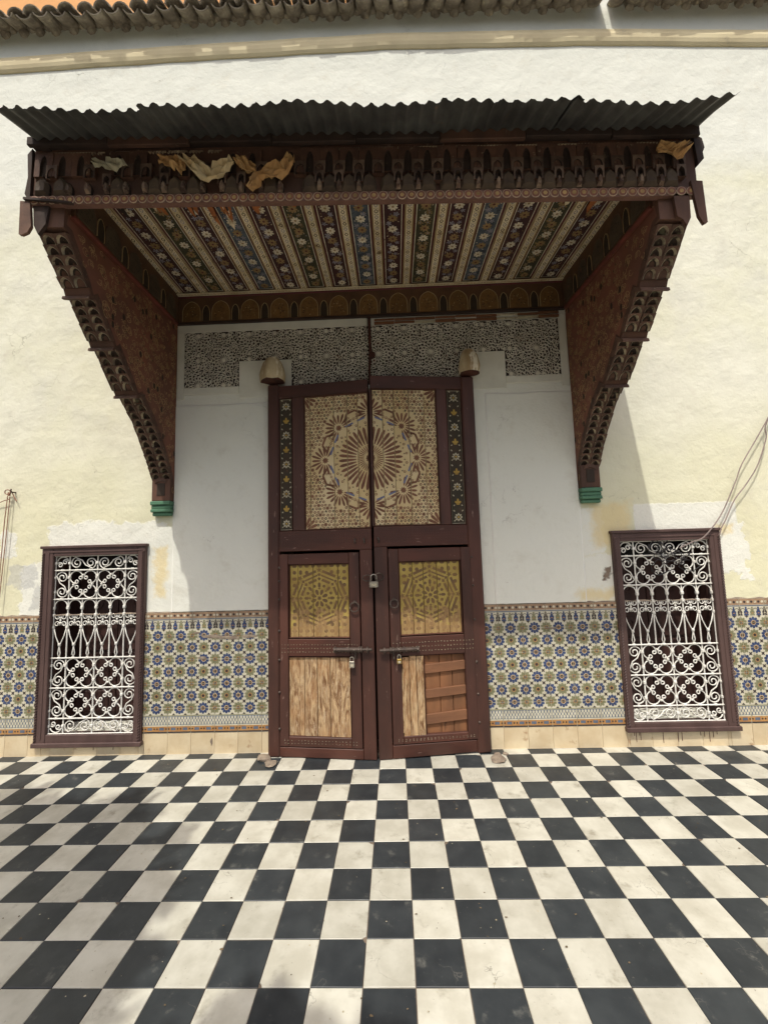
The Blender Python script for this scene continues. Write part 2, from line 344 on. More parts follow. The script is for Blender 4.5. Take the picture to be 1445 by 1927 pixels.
    def mesh(s, name, off=(0, 0, 0), fn=None, smooth=False, recalc=True):
        me = bpy.data.meshes.new(name)
        vs = [fn(v) for v in s.v] if fn else s.v
        me.from_pydata([(v[0]-off[0], v[1]-off[1], v[2]-off[2]) for v in vs], [], s.f)
        for mm in s.mats: me.materials.append(MATS[mm])
        me.polygons.foreach_set('material_index', s.m)
        if recalc:
            bm = bmesh.new(); bm.from_mesh(me); bmesh.ops.recalc_face_normals(bm, faces=bm.faces); bm.to_mesh(me); bm.free()
        if smooth: me.polygons.foreach_set('use_smooth', [True]*len(me.polygons))
        me.update(); return me
    def build(s, name, parent=None, off=None, **kw):
        """off: origin of the parent in the coordinates the mesh was written in"""
        if off is None: off = origin(parent) if parent else (0, 0, 0)
        return link(name, s.mesh(name, off, **kw), parent)
ORG = {}
def origin(o): return ORG.get(o.name, (0, 0, 0))
def link(name, me, parent=None, loc=(0, 0, 0), rot=None):
    o = bpy.data.objects.new(name, me); COL.objects.link(o); o.location = loc
    if rot: o.rotation_euler = rot
    if parent: o.parent = parent; ORG[o.name] = origin(parent)
    return o
def tag(o, label=None, cat=None, group=None, kind=None):
    for k, v in (('label', label), ('category', cat), ('group', group), ('kind', kind)):
        if v: o[k] = v
    return o
def thing(name, loc, label=None, cat=None, group=None, kind=None, rz=0, local=False):
    o = bpy.data.objects.new(name, None); COL.objects.link(o); o.location = loc; o.rotation_euler = (0, 0, rz); o.empty_display_size = .1
    ORG[o.name] = (0, 0, 0) if local else tuple(loc)
    return tag(o, label, cat, group, kind)
def at(p, parent): q = origin(parent); return (p[0]-q[0], p[1]-q[1], p[2]-q[2])

# flat painted shapes: convex polygons clipped to a rectangle and laid in thin layers
def clip(poly, x0, x1, z0, z1):
    for ax, v, sg in ((0, x0, 1), (0, x1, -1), (1, z0, 1), (1, z1, -1)):
        out = []; n = len(poly)
        for i in range(n):
            a, b = poly[i], poly[(i+1) % n]; da, db = sg*(a[ax]-v), sg*(b[ax]-v)
            if da >= 0: out.append(a)
            if da*db < 0:
                t = da/(da-db); out.append((a[0]+t*(b[0]-a[0]), a[1]+t*(b[1]-a[1])))
        poly = out
        if len(poly) < 3: return []
    return poly
class Paint:
    def __init__(s): s.p = []
    def add(s, poly, mt, layer=1): s.p.append((poly, mt, layer))
    def ell(s, cx, cz, rx, rz, a, mt, layer=1, n=8):
        ca, sa = math.cos(a), math.sin(a)
        s.add([(cx+rx*math.cos(q)*ca-rz*math.sin(q)*sa, cz+rx*math.cos(q)*sa+rz*math.sin(q)*ca) for q in [2*math.pi*i/n for i in range(n)]], mt, layer)
    def petal(s, cx, cz, r0, r1, w, a, mt, layer=1, tip=.35):
        d, e = (math.cos(a), math.sin(a)), (-math.sin(a), math.cos(a)); L = r1-r0
        pr = [(0, .15), (.3*(1-tip)+.1, .42), (1-tip*.8, .5), (1-tip*.25, .33), (1, 0), (1-tip*.25, -.33), (1-tip*.8, -.5), (.3*(1-tip)+.1, -.42), (0, -.15)]
        s.add([(cx+d[0]*(r0+L*t)+e[0]*w*k, cz+d[1]*(r0+L*t)+e[1]*w*k) for t, k in pr], mt, layer)
    def star(s, cx, cz, n, r1, r2, a, mt, layer=1):
        for i in range(n):
            q = a+2*math.pi*i/n; h = math.pi/n
            s.add([(cx, cz), (cx+r2*math.cos(q-h), cz+r2*math.sin(q-h)), (cx+r1*math.cos(q), cz+r1*math.sin(q)), (cx+r2*math.cos(q+h), cz+r2*math.sin(q+h))], mt, layer)
    def line(s, p, q, wd, mt, layer=1):
        dx, dz = q[0]-p[0], q[1]-p[1]; l = math.hypot(dx, dz) or 1; nx, nz = -dz/l*wd/2, dx/l*wd/2
        s.add([(p[0]+nx, p[1]+nz), (q[0]+nx, q[1]+nz), (q[0]-nx, q[1]-nz), (p[0]-nx, p[1]-nz)], mt, layer)
    def poly(s, pts, wd, mt, layer=1, closed=False):
        for i in range(len(pts)-(0 if closed else 1)): s.line(pts[i], pts[(i+1) % len(pts)], wd, mt, layer)
    def rect(s, x0, x1, z0, z1, mt, layer=1): s.add([(x0, z0), (x1, z0), (x1, z1), (x0, z1)], mt, layer)
    def frame(s, x0, x1, z0, z1, wd, mt, layer=1):
        s.rect(x0, x1, z0, z0+wd, mt, layer); s.rect(x0, x1, z1-wd, z1, mt, layer); s.rect(x0, x0+wd, z0+wd, z1-wd, mt, layer); s.rect(x1-wd, x1, z0+wd, z1-wd, mt, layer)
    def emit(s, mb, x0, x1, z0, z1, fn, lift=.00035):
        for poly, mt, ly in s.p:
            c = clip(poly, x0, x1, z0, z1)
            if c: mb.face([fn(u, v, ly*lift) for u, v in c], mt)
def arc(cx, cz, r, a0, a1, n=8): return [(cx+r*math.cos(a0+(a1-a0)*i/n), cz+r*math.sin(a0+(a1-a0)*i/n)) for i in range(n+1)]
def pointed(wd, h, n=5, spring=.45):
    """left-to-right outline of a pointed arch standing on z=0"""
    zs = h*spring; L = [(-wd/2, 0)]
    for i in range(n+1):
        t = i/n; L.append((-wd/2*(1-t**2.2), zs+(h-zs)*(math.sin(t*math.pi/2)*.55+.45*t)))
    return L+[(-x, z) for x, z in L[-2::-1]]
def arch_cell(wd, h, d, aw, ah, front, body, inside, back=.8):
    """block with a pointed-arch recess in its front (local: x across, z up, -y front, y=0 back)"""
    mb = MB(front, body, inside); A = pointed(aw, ah, 4); m_ = len(A)//2
    for sd_ in (0, 1):
        half = A[:m_+1] if sd_ == 0 else [(-x, z) for x, z in A[:m_+1]]; e = -wd/2 if sd_ == 0 else wd/2
        mb.face([(e, -d, 0)]+[(x, -d, z) for x, z in half]+[(0, -d, h), (e, -d, h)], front)
    for i in range(len(A)-1):
        a, b = A[i], A[i+1]; mb.face([(a[0], -d, a[1]), (b[0], -d, b[1]), (b[0]*.8, -d*(1-back), b[1]), (a[0]*.8, -d*(1-back), a[1])], inside)
    mb.face([(x*.8, -d*(1-back), z) for x, z in A], inside)
    x0, x1 = -wd/2, wd/2
    mb.face([(x0, -d, 0), (x0, -d, h), (x0, 0, h), (x0, 0, 0)], body); mb.face([(x1, -d, 0), (x1, -d, h), (x1, 0, h), (x1, 0, 0)], body)
    mb.face([(x0, -d, h), (x1, -d, h), (x1, 0, h), (x0, 0, h)], body); mb.face([(x0, -d, 0), (x1, -d, 0), (x1, 0, 0), (x0, 0, 0)], body)
    return mb

def hood(wd, h, d):
    """carved muqarnas hood: a block whose pointed mouth is hollowed back under an overhanging brow"""
    mb = MB('niche_wood', 'niche_pale', 'niche_shadow'); A = pointed(wd*.84, h*.90, 4, .25); m_ = len(A)//2; out = lambda z: -d*(.45+.55*(z/h))
    for sd_ in (0, 1):
        half = A[:m_+1] if sd_ == 0 else [(-x, z) for x, z in A[:m_+1]]; e = -wd/2 if sd_ == 0 else wd/2
        mb.face([(e, out(0), 0)]+[(x, out(z), z) for x, z in half]+[(0, out(h), h), (e, out(h), h)], 'niche_wood')
    for i in range(len(A)-1):
        a, b = A[i], A[i+1]; k = .72
        mb.face([(a[0], out(a[1]), a[1]), (b[0], out(b[1]), b[1]), (b[0]*k, out(b[1])*.62, b[1]*.9), (a[0]*k, out(a[1])*.62, a[1]*.9)], 'niche_pale')
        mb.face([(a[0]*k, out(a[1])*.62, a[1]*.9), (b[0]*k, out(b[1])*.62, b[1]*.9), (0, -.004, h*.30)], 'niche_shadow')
    x0, x1 = -wd/2, wd/2
    for x in (x0, x1): mb.face([(x, out(0), 0), (x, out(h), h), (x, .012, h), (x, .012, 0)], 'niche_wood')
    mb.face([(x0, out(h), h), (x1, out(h), h), (x1, .012, h), (x0, .012, h)], 'niche_wood')
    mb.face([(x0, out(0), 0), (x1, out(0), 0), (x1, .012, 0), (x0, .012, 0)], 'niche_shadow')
    return mb.mesh('muqarnas_cell')

# ================================================================== FLOOR
floor = thing('floor', (0, 0, 0), kind='structure')
tag(floor, label='black and white checkered courtyard floor')
T = .2; Y0 = -1.8957
mb = MB('grout'); mb.box(-9, -9, -.08, 9, .04, -.0045); mb.build('mortar_bed', floor)
def tile_mesh(mt, kind):
    mb = MB(mt); g = .0013; a = T/2-g; b = .0018; top = 0
    ch = [0]*4
    if kind: ch[kind % 4] = .006+.007*(kind % 3)
    def outline(o):
        pts = []
        for i, (sx, sy) in enumerate(((-1, -1), (1, -1), (1, 1), (-1, 1))):
            c = ch[i]; x, y = sx*(a-o), sy*(a-o)
            if c: 
                p1, p2 = (x, y-sy*c), (x-sx*c*1.4, y)
                pts += [p1, (x-sx*c*.9, y-sy*c*.6), p2] if i % 2 == 0 else [p2, (x-sx*c*.9, y-sy*c*.6), p1]
            else: pts.append((x, y))
        return pts
    A, B = outline(b), outline(0)
    mb.face([(x, y, top) for x, y in A])
    for i in range(len(A)):
        j = (i+1) % len(A)
        mb.face([(*A[i], top), (*A[j], top), (*B[j], -b), (*B[i], -b)]); mb.face([(*B[i], -b), (*B[j], -b), (*B[j], -.02), (*B[i], -.02)])
    return mb.mesh('floor_tile')
def tile_marks(name):
    t = MATS[name].node_tree; b = t.nodes['Principled BSDF']; col = b.inputs['Base Color'].links[0].from_socket; co = coords(t)
    vo = t.nodes.new('ShaderNodeTexVoronoi'); vo.feature = 'DISTANCE_TO_EDGE'; vo.inputs['Scale'].default_value = 5.5
    nz = t.nodes.new('ShaderNodeTexNoise'); nz.inputs['Scale'].default_value = 9; nz.inputs['Detail'].default_value = 6
    ad = t.nodes.new('ShaderNodeVectorMath'); ad.operation = 'MULTIPLY_ADD'; ad.inputs[1].default_value = (.22, .22, .22)
    t.links.new(co, nz.inputs['Vector']); t.links.new(nz.outputs['Color'], ad.inputs[0]); t.links.new(co, ad.inputs[2]); t.links.new(ad.outputs[0], vo.inputs['Vector'])
    crk = (N(t, vo.outputs['Distance'])*-1).step(-.010, -.003)*noise(t, co, 4, 2).step(.56, .66)
    dark = (92, 86, 76) if name == 'white_tile' else (104, 102, 96)
    col = mix(t, crk*.55, col, L3(dark)); col = mix(t, noise(t, co, 70, 3).step(.70, .74)*.7, col, L3(dark))
    t.links.new(col, b.inputs['Base Color'])
tile_marks('white_tile'); tile_marks('black_tile')
TM = {(c, k): tile_mesh(c, k) for c in ('white_tile', 'black_tile') for k in range(6)}
cand = []; rest = {'white_tile': MB('white_tile'), 'black_tile': MB('black_tile')}
for j in range(-34, 10):
    for i in range(-42, 42):
        cx, cy = (i+.5)*T, Y0+(j+.5)*T
        if abs(cx) > 8: continue
        c = 'black_tile' if (i+j) % 2 == 0 else 'white_tile'
        qs = [px((cx+sx*.1, cy+sy*.1, 0)) for sx in (-1, 1) for sy in (-1, 1)]
        vis = max(q[0] for q in qs) > 0 and min(q[0] for q in qs) < 1445 and min(q[1] for q in qs) < 1927 and max(q[1] for q in qs) > 0
        hid = -1.05 < cx < .62 and cy > .0
        cand.append((0 if vis and not hid else 1, -cy if vis else 99, cx, cy, c, j))
cand.sort(key=lambda q: (q[0], -q[1] if q[0] == 0 else 0))
for n, (nv, _, cx, cy, c, j) in enumerate(cand):
    if nv == 0 and n < 296:
        k = random.choice((0,)*14+(1, 2, 3, 4, 5))
        o = link('tile', TM[(c, k)], floor, (cx+U(-.0006, .0006), cy+U(-.0006, .0006), U(-.0012, .0006)), (U(-.004, .004), U(-.004, .004), random.choice((0, 1, 2, 3))*math.pi/2+U(-.003, .003)))
    else:
        y1 = cy+.0987 if j < 9 else .02
        rest[c].box(cx-.0987, cy-.0987, -.02, cx+.0987, y1, 0)
for c, b_ in rest.items(): tag(b_.build('distant_tiles', floor), kind='stuff')

# ================================================================== BUILDING WALL
bld = thing('palace_building', (0, .2, 0), 'cream plastered palace facade with tiled dado, carved stucco and clay tile eaves', 'building')
HOLES = [(-1.02, .62, -.1, 3.0), (-3.05, -2.26, .16, 1.69), (1.86, 2.62, .19, 1.68)]
mb = MB('plaster', 'inner_plaster')
xs = sorted({-9, 9} | {h[i] for h in HOLES for i in (0, 1)}); zs = sorted({-.1, 7.05} | {h[i] for h in HOLES for i in (2, 3)})
inh = lambda x, z: any(h[0] < x < h[1] and h[2] < z < h[3] for h in HOLES)
for a in range(len(xs)-1):
    for b in range(len(zs)-1):
        x0, x1, z0, z1 = xs[a], xs[a+1], zs[b], zs[b+1]
        if not inh((x0+x1)/2, (z0+z1)/2):
            mb.face([(x0, 0, z0), (x1, 0, z0), (x1, 0, z1), (x0, 0, z1)], 'plaster'); mb.face([(x0, .45, z0), (x1, .45, z0), (x1, .45, z1), (x0, .45, z1)], 'inner_plaster')
for x0, x1, z0, z1 in HOLES:
    for q in (((x0, z0), (x0, z1)), ((x1, z0), (x1, z1)), ((x0, z0), (x1, z0)), ((x0, z1), (x1, z1))):
        (a, b), (c, d) = q; mb.face([(a, 0, b), (c, 0, d), (c, .45, d), (a, .45, b)], 'inner_plaster')
mb.face([(-9, 0, 7.05), (9, 0, 7.05), (9, .45, 7.05), (-9, .45, 7.05)], 'plaster')
mb.build('wall', bld, recalc=False)
mb = MB('dark_room'); mb.box(-8.9, .452, -.1, 8.9, 4, 4.2); mb.f.pop(2); mb.m.pop(2)   # open towards the wall
mb.build('room', bld, recalc=False)
# thicker plaster below the stucco band; its weathered ledge is painted paler for caught light
def slab(name, x0, x1, z0, z1, d, ch, mt='inner_plaster', e='lit_edge_plaster', lside=True, rside=True, jit=.006):
    mb = MB(mt, e); n = max(4, int((x1-x0)/.08)); zz = [z1+U(-jit, jit) for _ in range(n+1)]
    X = [x0+(x1-x0)*i/n for i in range(n+1)]
    for i in range(n):
        mb.face([(X[i], -d, z0), (X[i+1], -d, z0), (X[i+1], -d, zz[i+1]-ch), (X[i], -d, zz[i]-ch)], mt)
        mb.face([(X[i], -d, zz[i]-ch), (X[i+1], -d, zz[i+1]-ch), (X[i+1], -.0005, zz[i+1]), (X[i], -.0005, zz[i])], e)
    if lside: mb.face([(x0, -d, z0), (x0, -d, zz[0]-ch), (x0-.012, -.0005, zz[0]), (x0-.012, -.0005, z0)], e)
    if rside: mb.face([(x1, -d, z0), (x1, -d, zz[-1]-ch), (x1+.012, -.0005, zz[-1]), (x1+.012, -.0005, z0)], e)
    return mb.build(name, bld, smooth=False)
slab('plaster_layer', -1.972, -1.06, 1.172, 3.012, .010, .016, 'plaster')
slab('plaster_layer', .815, 1.56, 1.172, 3.018, .010, .016, 'plaster')
# stucco band: plain margin, carved ground, strapwork
SZ0, SZ1 = 3.168, 3.692
def carved(x, z):
    if not (-1.905 < x < 1.492 and SZ0-.02 < z < SZ1): return False
    if z > 3.405: return True
    if -1.40 < x < -.92 or .60 < x < 1.003: return False
    return True
GZ = -.004
mb = MB('stucco_ground')
for q in ((-1.905, 1.492, 3.405, SZ1), (-1.905, -1.40, SZ0, 3.405), (1.003, 1.492, SZ0, 3.405), (-.92, .60, SZ0-.03, 3.405)):
    mb.box(q[0], GZ, q[2], q[1], .0, q[3])
mb.build('stucco_ground', bld)
mb = MB('lit_edge_plaster', 'inner_plaster')
for q in ((-1.972, -.225, SZ1, 3.775), (-1.972, -1.905, 3.06, SZ1), (-1.905, -1.4, 3.10, SZ0), (-1.40, -.92, 3.06, 3.405), (.60, 1.003, 3.06, 3.405), (1.003, 1.492, 3.10, SZ0), (1.492, 1.558, 3.06, 3.735)):
    mb.box(q[0], -.012 if q[3]-q[2] < .2 or q[1]-q[0] < .1 else -.008, q[2], q[1], -.0003, q[3], 'inner_plaster', c=.004)
mb.build('stucco_margin', bld)
mb = MB('batten_wood', 'strip_white')
for k in range(9):
    x0 = -.16+k*.185; mb.box(x0, -.012-.006*R(), 3.70+U(-.004, .004), x0+.183, -.0003, 3.722+U(-.006, .004), 'strip_white' if k in (2, 6, 7) else 'batten_wood', c=.003)
    mb.box(x0, -.010-.006*R(), 3.734+U(-.004, .004), x0+.183, -.0003, 3.758+U(-.006, .004), 'strip_white' if k == 6 else 'batten_wood', c=.003)
mb.build('broken_lath', bld)
random.seed(11)
straps = MB('stucco_white'); HS = .0085
def strap(pts, wd=.0058, h=HS):
    for i in range(len(pts)-1):
        (x0, z0), (x1, z1) = pts[i], pts[i+1]
        if not (carved(x0, z0) and carved(x1, z1)): continue
        dx, dz = x1-x0, z1-z0; l = math.hypot(dx, dz)
        if l < 1e-5: continue
        nx, nz = -dz/l*wd/2, dx/l*wd/2; ex, ez = dx/l*wd*.25, dz/l*wd*.25
        A = [(x0+nx-ex, z0+nz-ez), (x1+nx+ex, z1+nz+ez), (x1-nx+ex, z1-nz+ez), (x0-nx-ex, z0-nz-ez)]
        y = GZ-h-U(0, .0012); straps.face([(a, y, b) for a, b in A])
        for k in range(4):
            a, b = A[k], A[(k+1) % 4]; straps.face([(a[0], y, a[1]), (b[0], y, b[1]), (b[0], GZ, b[1]), (a[0], GZ, a[1])])
boss = []
PITCH_S = .2455
for i in range(15):
    for j in range(3):
        bx, bz = -1.775+i*PITCH_S*.958, 3.183+j*.2375
        big = (i+j) % 2 == 0; boss.append((bx, bz, big))
        n = 16 if big else 12; r1 = .104 if big else .084; W1, W2 = .0040, .0032
        p = lambda r, q: (bx+r*math.cos(q), bz+r*math.sin(q))
        for k in range(n):
            a = 2*math.pi*k/n+math.pi/n; st_ = 2*math.pi/n
            strap([p(.022, a), p(.048, a+.03), p(r1*.66, a+st_/2), p(r1, a)], W1); strap([p(.048, a-.03), p(r1*.66, a-st_/2), p(r1, a)], W1)
            strap([p(r1, a), p(r1*1.12, a+st_/2)], W1); strap([p(r1, a), p(r1*1.12, a-st_/2)], W1)
            strap([p(r1*.80, a), p(r1*.90, a+st_*.3), p(r1*.82, a+st_*.6)], W2)
            strap([p(.052, a+.1), p(r1*.62, a+.04)], W2)
g_ = .0160; zz = 3.14
while zz < 3.69:                                  # close-set scrolls and straps filling the ground between the stars
    xx = -1.90
    while xx < 1.49:
        d_ = min(math.hypot(xx-b_[0], zz-b_[1])/(.112 if b_[2] else .092) for b_ in boss)
        if d_ > 1.04:
            x, z = xx+U(-.004, .004), zz+U(-.004, .004)
            if R() < .55: a = R()*6.28; strap(arc(x, z, U(.0045, .0075), a, a+U(2.2, 5), 4), .0034, HS*U(.6, 1))
            else: a = random.choice((0, math.pi/4, math.pi/2, -math.pi/4, math.pi/8, -math.pi/8)); l = U(.009, .018); strap([(x-l*math.cos(a), z-l*math.sin(a)), (x+l*math.cos(a), z+l*math.sin(a))], .0036)
        xx += g_
    zz += g_
tag(straps.build('strapwork', bld, recalc=False), kind='stuff')
mb = MB('stucco_white'); mb.lathe([(.019, .002), (.019, .010), (.014, .0135)], (0, 0, 0), 10, 'stucco_white', 'y'); bm1 = mb.mesh('boss')
mb = MB('stucco_white'); mb.lathe([(.013, .002), (.013, .009), (.009, .011)], (0, 0, 0), 8, 'stucco_white', 'y'); bm2 = mb.mesh('boss')
for bx, bz, big in boss:
    if carved(bx, bz):
        link('boss', bm1, bld, at((bx, GZ, bz), bld))
        for k in range(4):
            a = k*math.pi/2; p = (bx+.05*math.cos(a), bz+.05*math.sin(a))
            if carved(*p) and R() < .5 and not big: link('boss', bm2, bld, at((p[0], GZ, p[1]), bld))
# cornice moulding (slopes gently, as the old wall does)
random.seed(5)
def interp(tb):
    def f(x):
        for (a, za), (b, zb) in zip(tb[:-1], tb[1:]):
            if x <= b: return za+(zb-za)*(x-a)/(b-a)
        return tb[-1][1]
    return f
EZ = interp([(-9, 6.86), (-3.8, 6.835), (-1.7, 6.825), (0, 6.80), (1.93, 6.735), (3.65, 6.675), (9, 6.55)])      # lower edge of the tile ends
CZ_ = interp([(-9, 6.42), (-3.8, 6.505), (-1.8, 6.525), (0, 6.523), (1.9, 6.443), (3.6, 6.32), (9, 6.1)])     # underside of the moulding
def run(name, prof, mt, x0=-8, x1=8, n=60, wob=.004, dz=0):
    mb = MB(mt); pr = []
    for i in range(n+1):
        x = x0+(x1-x0)*i/n; b = CZ_(x)+dz; ww = U(-wob, wob); pr.append([(x, y, b+z+ww) for y, z in prof])
    for i in range(n):
        for k in range(len(prof)-1): mb.face([pr[i][k], pr[i+1][k], pr[i+1][k+1], pr[i][k+1]])
    return mb.build(name, bld, recalc=False)
run('cornice_moulding', [(-.0005, -.012), (-.012, -.010), (-.026, .010), (-.036, .040), (-.040, .075), (-.036, .105), (-.030, .112), (-.031, .128), (-.026, .140), (-.0005, .152)], 'cornice_plaster')
# upper wall
mb = MB('salmon_plaster'); mb.box(-9, .10, 7.052, 9, .44, 9.6); mb.build('upper_wall', bld)
# clay eave tiles: channels and covers
def clay(cover):
    mb = MB('roof_clay'); n = 7; Lk = .62; th = .013; rows = []
    for (y, r, z) in ((0, .086 if cover else .077, 0), (-Lk*.5, .082 if cover else .079, 0), (-Lk, .078 if cover else .082, 0)):
        for tt in (0, 1):
            rr = r-th*tt; row = []
            for k in range(n+1):
                a = math.pi*(.06+.88*k/n); row.append((rr*math.cos(a)*1.0, y, rr*math.sin(a)*(.78 if cover else -.62)))
            rows.append(row)
    def strip(a, b):
        for k in range(n): mb.face([a[k], a[k+1], b[k+1], b[k]])
    strip(rows[0], rows[2]); strip(rows[2], rows[4]); strip(rows[1], rows[3]); strip(rows[3], rows[5]); strip(rows[0], rows[1])
    for s_ in (0, n): mb.face([rows[0][s_], rows[1][s_], rows[3][s_], rows[2][s_]]); mb.face([rows[2][s_], rows[3][s_], rows[5][s_], rows[4][s_]])
    return mb.mesh('roof_tile', smooth=False)
CM = {True: clay(True), False: clay(False)}
random.seed(21); TP = .172
for k in range(-24, 25):
    x = k*TP; z = EZ(x); tl = math.radians(29)
    for cover in (False, True):
        if cover and k == 12: continue                     # one cover tile has slipped away
        xx = x+(TP/2 if cover else 0)+U(-.006, .006)+({12: -.014, 13: .014}.get(k, 0) if not cover else 0)
        # mesh runs back from its front end (y=0) towards -y, turned so it climbs into the roof
        o = link('roof_tile', CM[cover], bld, at((xx, -.192+U(-.014, .014), z+(.034 if cover else .050)+U(-.006, .006)), bld), (-tl+U(-.03, .03), U(-.07, .07), math.pi+U(-.05, .05)))
mb = MB('roof_clay', 'stub_wood')
for k in range(-24, 25):                                   # lime bedding where the tiles meet the wall
    if k in (12, 13): continue
    for q in (0, 1):
        x = k*TP+q*TP/2+U(-.02, .02); z = EZ(x)+(.10 if q == 0 else .15)
        mb.lathe([(.03, -.02), (.05, .0), (.04, .03), (.015, .045)], (x, -.002, z+U(-.01, .01)), 7, 'roof_clay', 'y')
tag(mb.build('eave_mortar', bld), kind='stuff')
# pivot blocks that hold the door posts
random.seed(3)
def stub(x, z0, z1, r, lab):
    mb = MB('stub_wood', 'rust'); H = z1-z0; n = 14; prof = [(1.0, 0), (1.06, .12), (1.08, .3), (1.0, .5), (.86, .72), (.6, .9), (.25, 1.0)]
    jit = [U(.9, 1.1) for _ in range(n)]; b = 0; V = []
    for rr, h in prof:
        V.append([(x+r*rr*jit[j]*math.cos(2*math.pi*j/n), -.085+r*.9*rr*jit[j]*math.sin(2*math.pi*j/n), z0+H*h+U(-.006, .006)) for j in range(n)])
    for i in range(len(V)-1):
        for j in range(n): mb.face([V[i][j], V[i][(j+1) % n], V[i+1][(j+1) % n], V[i+1][j]], 'stub_wood')
    mb.face(V[0], 'rust'); mb.face(V[-1], 'stub_wood')
    mb.box(x-r*.75, -.05, z0+.03, x+r*.75, .0, z1-.05, 'stub_wood', c=.01)
    o = mb.build('pivot_block', bld); o['label'] = lab
stub(-1.068, 3.165, 3.385, .105, 'pale worn wooden pivot block above left door post')
stub(.662, 3.17, 3.39, .088, 'pale capped wooden pivot block above right door post')
mb = MB('rust'); mb.tube([(-.205, -.018, 3.77), (-.203, -.022, 3.5), (-.2, -.024, 3.42), (-.212, -.022, 3.3), (-.215, -.02, 3.15)], [.014, .014, .016, .011, .010], 6)
mb.lathe([(.02, -.03), (.032, -.01), (.03, .012), (.012, .03)], (-.188, -.028, 3.405), 8, 'rust'); mb.build('iron_bar', bld)

# dado tiles ------------------------------------------------------
def flower(P, cx, cz, col):
    n = 10
    for k in range(n):
        a = 2*math.pi*k/n+math.pi/2
        if col == 'glaze_blue': P.petal(cx, cz, .0185, .0485, .0215, a, col, 1, .45)
        else: P.petal(cx, cz, .014, .0495, .0225, a, col, 1, .55)
    P.star(cx, cz, 10, .0205, .0140, math.pi/2, 'glaze_orange', 2); P.ell(cx, cz, .0125, .0125, 0, 'glaze_dark', 3, 8)
def field(P, zlo=-9, zhi=9):
    for i in range(3):
        for j in range(3):
            cx, cz = i*.1, j*.1
            if zlo <= cz <= zhi: flower(P, cx, cz, 'glaze_blue' if (i+j) % 2 else 'glaze_green')
    for i in range(2):
        for j in range(2):
            if zlo-.06 <= .05+j*.1 <= zhi+.06: P.star(.05+i*.1, .05+j*.1, 4, .0215, .0090, math.pi/4, 'glaze_dark', 1)
def tile_paint(kind):
    P = Paint()
    if kind == 'flower': field(P)
    elif kind == 'top':
        for i in range(3): flower(P, i*.1, 0, 'glaze_blue' if i % 2 else 'glaze_green')
        for i in range(2): P.star(.05+i*.1, .052, 4, .016, .008, 0, 'glaze_dark', 1)
        cs = ('glaze_dark', 'glaze_blue', 'glaze_green', 'glaze_blue', 'glaze_dark')
        for i, c in enumerate(cs):
            x = i*.05; P.ell(x, .084, .0200, .0185, 0, c, 1, 10); P.add([(x-.012, .096), (x+.012, .096), (x+.005, .118), (x-.005, .118)], c, 2); P.ell(x, .122, .0085, .0085, 0, c, 2, 6); P.rect(x-.019, x+.019, .058, .070, c, 2)
            P.ell(x, .078, .010, .0035, 0, 'glaze_orange' if c != 'glaze_dark' else 'glaze_cream', 3, 6)
        for i in range(4): P.poly(arc(.025+i*.05, .100, .0165, .4, 2.74, 5), .0048, 'glaze_dark', 2)
        P.rect(-1, 1, .134, .142, 'glaze_slate', 2); P.rect(-1, 1, .146, .2, 'glaze_pink', 2); P.rect(-1, 1, .188, .2, 'glaze_pink', 3)
        for i in range(7): P.ell(.0145+i*.0286, .170, .0105, .0105, 0, 'glaze_dark' if i % 2 else 'glaze_cream', 3, 8)
    elif kind == 'border':
        for i in range(3): flower(P, i*.1, .2, 'glaze_blue' if i % 2 else 'glaze_green')
        for i in range(2): P.add([(.05+i*.1-.014, .146), (.05+i*.1+.014, .146), (.05+i*.1, .162)], 'glaze_dark', 1)
        P.rect(-1, 1, .1385, .1445, 'glaze_green', 1); P.rect(-1, 1, .066, .136, 'glaze_slate', 1)
        for r in range(3):
            for i in range(9): P.ell(i*.025+(.0125 if r % 2 else 0), .080+r*.0205, .0115, .0115, math.pi/4, 'glaze_cream', 2, 8)
            for i in range(9): P.ell(i*.025+(0 if r % 2 else .0125), .080+r*.0205, .0055, .0055, math.pi/4, 'glaze_blue', 3, 4)
        P.rect(-1, 1, .056, .066, 'glaze_cream', 3); P.rect(-1, 1, .014, .056, 'glaze_orange', 2)
        for i in (0, 1, 2): P.rect(.05*2*i-.02+.05, .05*2*i+.02+.05, .024, .046, 'glaze_slate', 3)
        for x in (-.012, .012, .088, .112, .188, .212): P.ell(x, .035, .009, .009, 0, 'glaze_dark', 3, 4)
        P.rect(-1, 1, 0, .013, 'glaze_dark', 3)
    return P
PT = {k: tile_paint(k) for k in ('flower', 'top', 'border', 'base')}; TC = {}
def dado_mesh(kind, u0, u1, v0, v1):
    key = (kind, round(u0, 3), round(u1, 3), round(v0, 3), round(v1, 3))
    if key in TC: return TC[key]
    base = 'base_tile' if kind == 'base' else 'glaze_cream'; mb = MB(base); g = .0009
    mb.box(u0+g, 0, v0+g, u1-g, -.0085, v1-g, base, c=.0012)
    PT[kind].emit(mb, u0+.0022, u1-.0022, v0+.0022, v1-.0022, lambda u, v, h: (u, -.0087-h, v))
    TC[key] = mb.mesh('wall_tile'); return TC[key]
rowsZ = [('base', 0, .169), ('border', .169, .369), ('flower', .369, .569), ('flower', .569, .769), ('flower', .769, .969), ('top', .969, 1.166)]
CUT = [(-3.075, -2.235, .13, 1.72), (1.835, 2.645, .165, 1.71), (-1.045, .645, -1, 4)]
random.seed(31)
